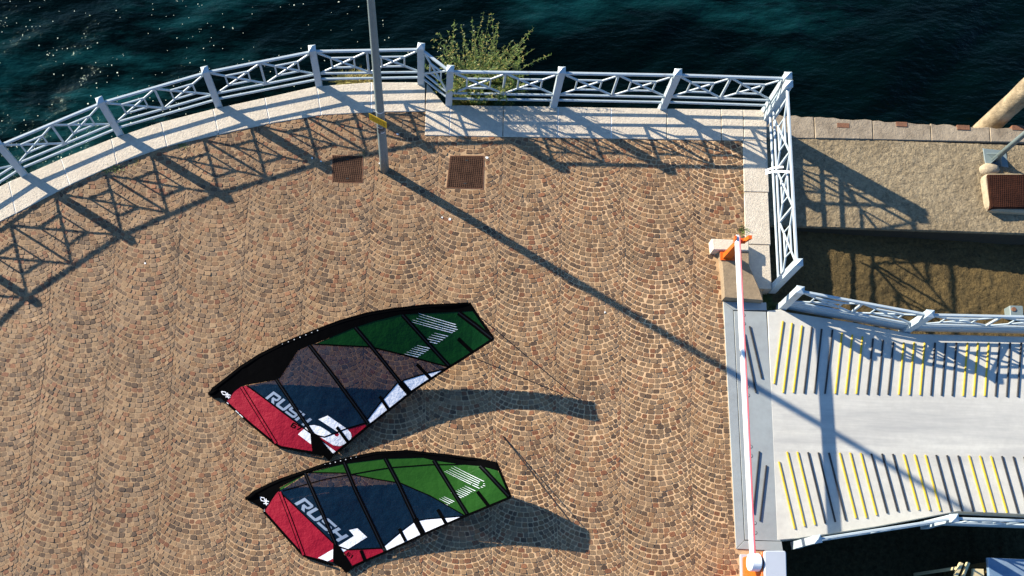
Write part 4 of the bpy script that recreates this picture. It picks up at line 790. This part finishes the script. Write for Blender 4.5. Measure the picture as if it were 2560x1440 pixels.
# sign
sd = Vector((0.885, -0.465, 0)); sn = Vector((-0.465, -0.885, 0)); zc = 1.73
sc0 = Vector((px0, py0, zc)) + sn * (rad(zc) + 0.012)
sp_ = MB(pole.location); sp_.bar(sc0 - sd * 0.175, sc0 + sd * 0.175, sn, 0.006, 0.185, 0.0); sign = sp_.build('sign', M_sign, pole)
lt = MB(pole.location); lr = random.Random(4)
for row, (zz, n, h) in enumerate(((0.026, 8, 0.050), (-0.032, 9, 0.040))):
    for k in range(n):
        x = -0.115 + 0.235 * k / (n - 1) + (0.01 if row else 0)
        base = sc0 + sn * 0.0045 + sd * x + Vector((0, 0, zz))
        lt.bar(base + Vector((0, 0, -h / 2)), base + Vector((0, 0, h / 2)) + sd * lr.uniform(-0.006, 0.006), sn, 0.0015, 0.006)
        if lr.random() < 0.75:
            q = base + Vector((0, 0, lr.choice((-h / 2, 0, h / 2)) * 0.8)); lt.bar(q, q + sd * 0.018, sn, 0.0012, 0.006)
lt.build('sign_lettering', M_signtext, sign)
def pole_patch(nm, z0, z1, a0, a1, m, d=0.002):
    mb = MB(pole.location); n = 8
    vs_ = []
    for z in (z0, z1):
        for k in range(n + 1):
            a = math.radians(a0 + (a1 - a0) * k / n); r = rad(z) + d; vs_.append((px0 + r * math.cos(a), py0 + r * math.sin(a), z))
    mb.add(vs_, [(k, k + 1, k + n + 2, k + n + 1) for k in range(n)]); mb.build(nm, m, pole, True)
pole_patch('sticker', 1.42, 1.545, 215, 330, M_stickerd, 0.0015)
pole_patch('sticker', 1.505, 1.525, 225, 300, M_sticker, 0.003)
pole_patch('sticker', 1.33, 1.40, 220, 325, M_stickerd, 0.0015)
pole_patch('sticker', 1.345, 1.38, 262, 318, M_sticker, 0.003)

# ------------------------------------------------------------------ access covers
def cover(poly, label):
    cx_ = sum(p[0] for p in poly) / 4; cy_ = sum(p[1] for p in poly) / 4
    r = empty('access_cover', (cx_, cy_, 0), label, 'manhole cover', 'rusty access covers in the cobbles')
    big = [(cx_ + (x - cx_) * 1.055, cy_ + (y - cy_) * 1.055) for x, y in poly]
    fr_ = MB(r.location)
    k = 4; ins = [(cx_ + (x - cx_) * 1.012, cy_ + (y - cy_) * 1.012) for x, y in poly]
    for i in range(4):
        fr_.prism([big[i], big[(i + 1) % 4], ins[(i + 1) % 4], ins[i]], -0.02, 0.001)
    fr_.build('cover_frame', M_rustbrick, r)
    MB(r.location).prism(poly, -0.02, 0.004, 0.003).build('cover_plate', M_rust, r)
    for t in (0.13, 0.87):
        a = Vector(poly[0]).lerp(Vector(poly[3]), t); b = Vector(poly[1]).lerp(Vector(poly[2]), t); c = a.lerp(b, 0.5)
        MB(r.location).prism([(c.x - 0.026, c.y - 0.012), (c.x + 0.026, c.y - 0.012), (c.x + 0.026, c.y + 0.012), (c.x - 0.026, c.y + 0.012)], 0.0, 0.0065).build('lifting_slot', M_dark, r)
cover(cov[0], 'smaller rusty access cover, left of the pole, crossed by a shadow')
cover(cov[1], 'larger square rusty access cover, right of the pole, in full sun')

# ------------------------------------------------------------------ quay furniture
M_collar = mat('pale_mortar', (0.36, 0.29, 0.19), 0.9, 0.2, 10, 0.012, 25)
ch = empty('raised_cover', (10.75, 8.93, qz), 'raised mortar chamber with dark rusty cover on the quay', 'manhole cover')
co_ = D['chamber_out']; rr_ = []
def rounded(poly, r=0.1, n=4):
    out = []; k = len(poly)
    for i in range(k):
        p, a, b = Vector(poly[i]), Vector(poly[i - 1]), Vector(poly[(i + 1) % k]); p1 = p + (a - p).normalized() * r; p2 = p + (b - p).normalized() * r
        for j in range(n + 1):
            t = j / n; out.append(tuple(p1 * (1 - t) ** 2 + p * 2 * t * (1 - t) + p2 * t * t))
    return out
MB(ch.location).prism(rounded(co_, 0.14), qz - 0.05, qz + 0.115, 0.035).build('mortar_collar', M_collar, ch)
cq = D['chamber']
MB(ch.location).prism(cq, qz + 0.05, qz + 0.165, 0.004).build('cover_plate', M_rust2, ch)
MB(ch.location).prism([(x - 0.012 if i in (0, 3) else x + 0.012, y + 0.012 if i < 2 else y - 0.012) for i, (x, y) in enumerate(cq)], qz + 0.05, qz + 0.155).build('cover_frame', M_rust2, ch)
mx0, my0 = D['mast']; mx0 += 0.09; my0 += 0.06
ms = empty('quay_mast', (mx0, my0, qz), 'slim grey metal mast on a square plate on the quay', 'mast')
MB(ms.location).tube([(mx0, my0, qz), (mx0, my0, qz + 1.5), (mx0, my0, qz + 4.2)], [0.052, 0.05, 0.044], 18).build('shaft', M_pole, ms, True)
mpq = D['mastplate']; MB(ms.location).prism(mpq, qz - 0.02, qz + 0.02, 0.004).build('base_plate', M_pole, ms)
for a in (45, 135, 225, 315):
    d = Vector((math.cos(math.radians(a)), math.sin(math.radians(a)), 0)); t = Vector((-d.y, d.x, 0)) * 0.005; c = Vector((mx0, my0, qz))
    v = [c + d * 0.045 + Vector((0, 0, 0.02)), c + d * 0.19 + Vector((0, 0, 0.02)), c + d * 0.045 + Vector((0, 0, 0.2))]
    MB(ms.location).add([p + t for p in v] + [p - t for p in v], [(0, 1, 2), (5, 4, 3), (0, 3, 4, 1), (1, 4, 5, 2), (2, 5, 3, 0)]).build('gusset', M_pole, ms)
lump = MB(ms.location); bl = random.Random(2); n = 12
rg = [[(mx0 - 0.10 + 0.20 * s_ * math.cos(2 * PI * k / n) * bl.uniform(0.9, 1.1), my0 - 0.20 + 0.13 * s_ * math.sin(2 * PI * k / n) * bl.uniform(0.9, 1.1), qz + z) for k in range(n)] for s_, z in ((1, -0.01), (0.85, 0.06), (0.45, 0.10))]
lump.add([v for r in rg for v in r], [(i * n + k, i * n + (k + 1) % n, (i + 1) * n + (k + 1) % n, (i + 1) * n + k) for i in range(2) for k in range(n)] + [tuple(range(2 * n, 3 * n))])
lump.build('mortar_lump', M_collar, ms, True)
pl = D['pile']; plx, ply = pl[0] + 0.14, pl[1] + 0.17
pile = MB((plx, ply, WZ)); pg = random.Random(8)
pile.tube([(plx + pg.uniform(-0.006, 0.006), ply + pg.uniform(-0.006, 0.006), -2.5 + 0.35 * k) for k in range(14)], [0.205 + pg.uniform(-0.008, 0.008) for k in range(14)], 22)
po = pile.build('mooring_pile', M_wood, None, True); po.location = (plx, ply, WZ)
tag(po, 'thick weathered wooden mooring pile standing in the lake beside the quay', 'pile')
ex, ey = D['eye']
eb = empty('mooring_plate', (ex, ey, -0.86), 'pale plate with a dark bolt hole behind the ramp railing', 'plate')
MB(eb.location).prism(rounded([(ex - 0.05, ey - 0.16), (ex + 0.2, ey - 0.16), (ex + 0.2, ey + 0.06), (ex - 0.05, ey + 0.06)], 0.02), -1.0, -0.70, 0.01).build('plate', M_pole, eb)
MB(eb.location).prism([(ex + 0.02 + 0.045 * math.cos(2 * PI * k / 14), ey - 0.02 + 0.045 * math.sin(2 * PI * k / 14)) for k in range(14)], -0.75, -0.685, 0.006).build('bolt', M_rustbrick, eb)

# ------------------------------------------------------------------ barrier: plinth, rest, boom, cabinet
bk = D['block']; wdg = D['wedge']
pln = empty('concrete_plinth', (5.4, 7.0, 0), 'low sandy concrete plinth with a pale block on its upper end', 'plinth')
MB(pln.location).prism(wdg, -0.02, 0.15, 0.012).build('wedge', M_sandc, pln)
MB(pln.location).prism(bk, 0.0, 0.19, 0.014).build('block', M_cream, pln)
p0, p1, p2 = [Vector(v) for v in D['rest']]
rst = empty('boom_rest', (p0.x, p0.y, 0.15), 'orange forked post holding up the tip of the barrier boom', 'boom rest')
r_ = MB(rst.location)
def taper(mb, c, z0, z1, a0, b0, a1, b1, lean=(0, 0)):
    mb.add([(c.x + sx * a0, c.y + sy_ * b0, z0) for sx, sy_ in ((-1, -1), (1, -1), (1, 1), (-1, 1))] + [(c.x + lean[0] + sx * a1, c.y + lean[1] + sy_ * b1, z1) for sx, sy_ in ((-1, -1), (1, -1), (1, 1), (-1, 1))],
           [(3, 2, 1, 0), (4, 5, 6, 7), (0, 1, 5, 4), (1, 2, 6, 5), (2, 3, 7, 6), (3, 0, 4, 7)])
cpos = Vector((p1.x - 0.03, p1.y, 0))
taper(r_, cpos, 0.14, 0.78, 0.085, 0.05, 0.045, 0.035); r_.build('post', M_orange, rst)
fk = MB(rst.location); taper(fk, cpos, 0.775, 0.805, 0.10, 0.045, 0.10, 0.045); taper(fk, cpos + Vector((-0.085, 0, 0)), 0.804, 0.93, 0.014, 0.04, 0.014, 0.035, (-0.02, 0)); taper(fk, cpos + Vector((0.085, 0, 0)), 0.804, 0.95, 0.014, 0.04, 0.03, 0.035, (0.05, 0)); fk.build('fork', M_orange, rst)
fb = MB(rst.location); taper(fb, cpos, 0.145, 0.165, 0.13, 0.08, 0.13, 0.08); fb.build('foot_plate', M_orange, rst)
b0, b1 = [Vector(v) for v in D['boom']]
bar_ = empty('barrier', (5.5, 1.5, 0), 'white barrier boom with red edge lowered from its orange cabinet across the ramp', 'barrier')
bo_ = bar_.location
MB(bo_).bar(b0, b1, (0, 0, 1), 0.095, 0.056, 0.010).build('boom', M_white, bar_)
off = Vector((0.0395, 0.001, 0.016))
MB(bo_).bar(b0 + off + Vector((0, -0.02, 0)), b1 + off, (0, 0, 1), 0.06, 0.022, 0.005).build('red_edge', M_red, bar_)
bd = (b1 - b0)
for k in range(11):
    c = b0 + bd * (0.07 + 0.085 * k) + Vector((-0.0295, 0, 0.015)); MB(bo_).bar(c, c + bd.normalized() * 0.05, (0, 0, 1), 0.02, 0.006).build('clip', M_dark, bar_)
MB(bo_).prism(rounded([(5.492, 0.95), (5.868, 0.95), (5.872, 1.785), (5.492, 1.775)], 0.035), 0.0, 0.925, 0.012).build('cabinet', M_orange, bar_)
MB(bo_).prism(rounded([(5.525, 0.93), (5.885, 0.93), (5.887, 1.80), (5.525, 1.79)], 0.045), 0.926, 0.975, 0.016).build('lid', M_greylid, bar_)
MB(bo_).prism(rounded([(5.46, 0.93), (5.90, 0.93), (5.90, 1.82), (5.46, 1.82)], 0.02), 0.0, 0.045, 0.006).build('base_flange', M_greylid, bar_)
hx, hy, hz = b1.x, 1.60, b1.z
hb = MB(bo_); rgs = []
for x_, r in ((5.49, 0.125), (5.47, 0.150), (5.335, 0.150), (5.318, 0.138), (5.312, 0.11)): rgs.append([(x_, hy + r * math.cos(2 * PI * k / 28), hz + r * math.sin(2 * PI * k / 28)) for k in range(28)])
hb.add([v for r in rgs for v in r], [(i * 28 + k, (i + 1) * 28 + k, (i + 1) * 28 + (k + 1) % 28, i * 28 + (k + 1) % 28) for i in range(4) for k in range(28)] + [tuple(range(112, 140))])
hb.build('hub', M_white, bar_)

# ------------------------------------------------------------------ things in the dark corner under the ramp
c2 = D['cabinet2']; cc = empty('metal_hatch', (10.2, 1.6, -1.4), 'blue grey metal hatch lid in the dark corner under the ramp', 'hatch')
MB(cc.location).prism([(c2[0][0], 0.9), (11.4, 0.9), (11.4, c2[1][1]), (c2[0][0], c2[0][1])], -0.16, -0.10, 0.006).build('lid', M_bluepanel, cc)
MB(cc.location).prism([(c2[0][0] + 0.06, 0.95), (11.35, 0.95), (11.35, c2[1][1] - 0.06), (c2[0][0] + 0.06, c2[0][1] - 0.06)], -1.6, -0.17).build('box', M_slip, cc)
bm_ = D['beam']; bf = empty('cream_frame', (9.55, 1.7, -1.4), 'cream painted steel frame beside the blue grey hatch', 'frame')
MB(bf.location).bar((bm_[0][0], bm_[0][1], -0.18), (bm_[1][0], bm_[1][1] - 0.2, -0.18), (0, 0, 1), 0.06, 0.05).build('beam', M_creamp, bf)
MB(bf.location).bar((bm_[2][0] - 0.12, bm_[2][1], -0.18), (bm_[3][0] - 0.2, bm_[3][1] - 0.25, -0.18), (0, 0, 1), 0.06, 0.045).build('beam', M_creamp, bf)
MB(bf.location).prism([(bm_[2][0] - 0.03, bm_[2][1] - 0.10), (bm_[4][0] - 0.02, bm_[2][1] - 0.10), (bm_[4][0] - 0.02, 1.2), (bm_[2][0] - 0.1, 1.2)], -0.25, -0.19, 0.005).build('shelf', M_creamp, bf)
for x, y in ((bm_[0][0] - 0.05, 1.75), (bm_[2][0] + 0.05, 1.6)):
    MB(bf.location).bar((x, y, -1.6), (x, y, -0.22), (1, 0, 0), 0.05, 0.05).build('leg', M_creamp, bf)

# ------------------------------------------------------------------ weeds
def blade(mb, p, d, L, w, droop, r):
    p = Vector(p); d = Vector(d).normalized(); side = d.cross(Vector((0, 0, 1))); side = side.normalized() if side.length > 0.01 else Vector((1, 0, 0))
    pts = []
    for k in range(4):
        t = k / 3; q = p + d * (L * t) + Vector((0, 0, -droop * L * t * t)); pts.append((q, w * (1 - t * 0.92) * (0.6 + 1.2 * t if t < 0.4 else 1)))
    vs_ = []
    for q, ww in pts: vs_ += [q - side * ww / 2, q + side * ww / 2]
    mb.add(vs_, [(0, 1, 3, 2), (2, 3, 5, 4), (4, 5, 7, 6)])
def tuft(name, spots, label, m, n, L, w, seed, cat='weed', group=None, up=1.0):
    r = random.Random(seed); x = sum(s[0] for s in spots) / len(spots); y = sum(s[1] for s in spots) / len(spots); z = spots[0][2]
    t = empty(name, (x, y, z), label, cat, group); mb = MB((x, y, z))
    for s in spots:
        for k in range(n):
            a = r.uniform(0, 2 * PI); rr2 = abs(r.gauss(0, 0.045)); p = (s[0] + rr2 * math.cos(a), s[1] + rr2 * 0.6 * math.sin(a), s[2] - 0.01)
            d = (math.cos(a) * r.uniform(0.3, 1.3), math.sin(a) * r.uniform(0.3, 1.3), up * r.uniform(0.3, 1.2)); blade(mb, p, d, L * r.uniform(0.4, 1.15), w * r.uniform(0.6, 1.3), r.uniform(0.1, 0.6), r)
    mb.build('foliage', m, t); return t
WD = D['weeds']
def spread(c, n, dx, dy, z, seed):
    r = random.Random(seed); return [(c[0] + r.uniform(-dx, dx), c[1] + r.uniform(-dy, dy), z) for _ in range(n)]
a_ = WD['a']
tuft('weed', spread((a_[0][0] - 0.05, a_[0][1] - 0.02), 5, 0.16, 0.05, 0, 1), 'green weed clump in the joint below the curved kerb, far left', M_leaf, 26, 0.085, 0.018, 31)
tuft('weed', spread((a_[1][0] + 0.12, a_[1][1] + 0.05), 3, 0.10, 0.03, 0, 2), 'thin yellowish weeds trailing right of the far left clump', M_dry, 16, 0.06, 0.012, 32)
tuft('weed', spread(a_[2], 2, 0.06, 0.03, 0, 3), 'small weed tuft by the curved kerb, between the first and second shadow fans', M_leaf, 20, 0.07, 0.014, 33)
b_ = WD['b']
tuft('weed', spread(b_[0], 4, 0.025, 0.10, 0, 4), 'dry yellow weed along the inner edge of the right-hand kerb', M_dry, 22, 0.07, 0.012, 34)
tuft('weed', spread((b_[1][0], b_[1][1] + 0.03), 5, 0.04, 0.09, 0, 5), 'green weed behind the pale block of the plinth', M_leaf, 24, 0.10, 0.015, 35)
tuft('weed', spread(b_[2], 2, 0.04, 0.02, 0, 6), 'small weed at the inner edge of the straight kerb', M_leaf, 18, 0.06, 0.012, 36)
tuft('weed', spread(b_[4], 2, 0.03, 0.03, 0, 7), 'tiny weed at the upper right corner of the smaller cover', M_leafd, 16, 0.06, 0.012, 37)
tuft('weed', spread((6.16, 6.56), 12, 0.11, 0.11, -0.28, 8), 'dark green weeds in the gap between plinth and ramp railing', M_leafd, 40, 0.16, 0.022, 38)
tuft('grass_clump', spread((-1.70, 10.84), 14, 0.30, 0.07, -0.14, 9), 'dry yellow grass behind the curved railing, left of the pole', M_dry, 70, 0.26, 0.014, 39, 'grass')
for i, (gx_, gy_) in enumerate(((7.9, 1.35), (6.9, 1.5), (7.3, 1.0))):
    tuft('grass_clump', spread((gx_, gy_), 5, 0.12, 0.08, -1.5, 60 + i), ('small green tuft in the dark corner, nearest the ramp end', 'small green tuft in the dark corner beside the barrier cabinet', 'small green tuft at the bottom edge of the dark corner')[i], M_leafd, 24, 0.16, 0.014, 40 + i, 'grass')
# tall bushy weed outside the railing
sh = random.Random(77); bx0, by0 = 0.70, 10.56
wb = empty('tall_weed', (bx0, by0, -0.45), 'tall wispy green weed growing up behind the railing right of the pole', 'weed')
stm = MB(wb.location); lf = MB(wb.location); lf2 = MB(wb.location); lf3 = MB(wb.location)
for k in range(230):
    x = bx0 + max(-0.50, min(0.62, sh.gauss(0, 0.27))); y = by0 + sh.uniform(-0.02, 0.26); tall = sh.random() < 0.30
    L = (sh.uniform(1.15, 1.7) if tall and x > 0.35 else sh.uniform(0.45, 1.15))
    hd = sh.uniform(0, 2 * PI); ln = sh.uniform(0.05, 0.42)
    if k == 0: x, y, L, hd, ln = 0.15, 10.58, 1.7, 1.9, 0.18
    pts = []; p = Vector((x, y, -0.45)); d = Vector((math.cos(hd) * ln, math.sin(hd) * ln + 0.16, 1)).normalized(); ns = 9
    for q in range(ns + 1):
        pts.append(p.copy()); p = p + d * (L / ns); d = (d + Vector((math.cos(hd) * 0.06, math.sin(hd) * 0.06, -0.035 * q / 3)) + Vector((sh.uniform(-.07, .07), sh.uniform(-.07, .07), 0))).normalized()
    stm.tube(pts, [0.006 * (1 - q / (ns + 2)) + 0.0012 for q in range(ns + 1)], 5, False)
    dens = 13 if not tall else 9
    for q in range(1, ns + 1):
        for _ in range(dens + (10 if q < 5 else 0)):
            a = sh.uniform(0, 2 * PI); pp = pts[q - 1].lerp(pts[q], sh.random()); dd = Vector((math.cos(a), math.sin(a), sh.uniform(-0.1, 0.9)))
            blade(lf if sh.random() < 0.55 else (lf3 if sh.random() < 0.6 else lf2), pp, dd, sh.uniform(0.04, 0.10) * (1 if not tall else 0.7), sh.uniform(0.012, 0.026), sh.uniform(0, 0.5), sh)
stm.build('stems', M_stem, wb); lf.build('foliage', M_leaf, wb); lf2.build('foliage', M_dry, wb); lf3.build('foliage', M_leafd, wb)
tuft('weed', spread((1.02, 10.34), 4, 0.10, 0.02, -0.05, 10), 'leafy weed hanging over the straight kerb under the tall weed', M_leafd, 26, 0.13, 0.02, 50)

# bird droppings scattered on the cobbles
dr = random.Random(15)
for i, (x, y, s_) in enumerate(((-0.86, 9.66, 0.022), (-1.18, 9.05, 0.018), (-2.47, 9.12, 0.020), (-2.3, 9.06, 0.016), (0.86, 9.22, 0.030), (0.2, 7.95, 0.028), (0.05, 7.98, 0.018), (-5.5, 6.9, 0.02), (-0.9, 2.95, 0.03), (3.1, 6.2, 0.018))):
    n = 9; pts = [(x + s_ * dr.uniform(0.6, 1.2) * math.cos(2 * PI * k / n), y + s_ * dr.uniform(0.6, 1.2) * math.sin(2 * PI * k / n)) for k in range(n)]
    o = MB((x, y, 0)).prism(pts, -0.004, 0.0065).build('bird_dropping', M_drop); o.location = (x, y, 0)
    lab = ('white dropping just right of the pole base', 'white dropping beside the foot of the pole', 'white dropping above the smaller cover, left one', 'white dropping above the smaller cover, right one', 'pale round spot at the upper right of the larger cover', 'larger white dropping below the larger cover', 'smaller white dropping below the larger cover, left one', 'white dropping on the cobbles far left', 'white dropping between the two sails', 'white dropping right of the long pole shadow')[i]
    tag(o, lab, 'dropping', 'bird droppings on the cobbles')
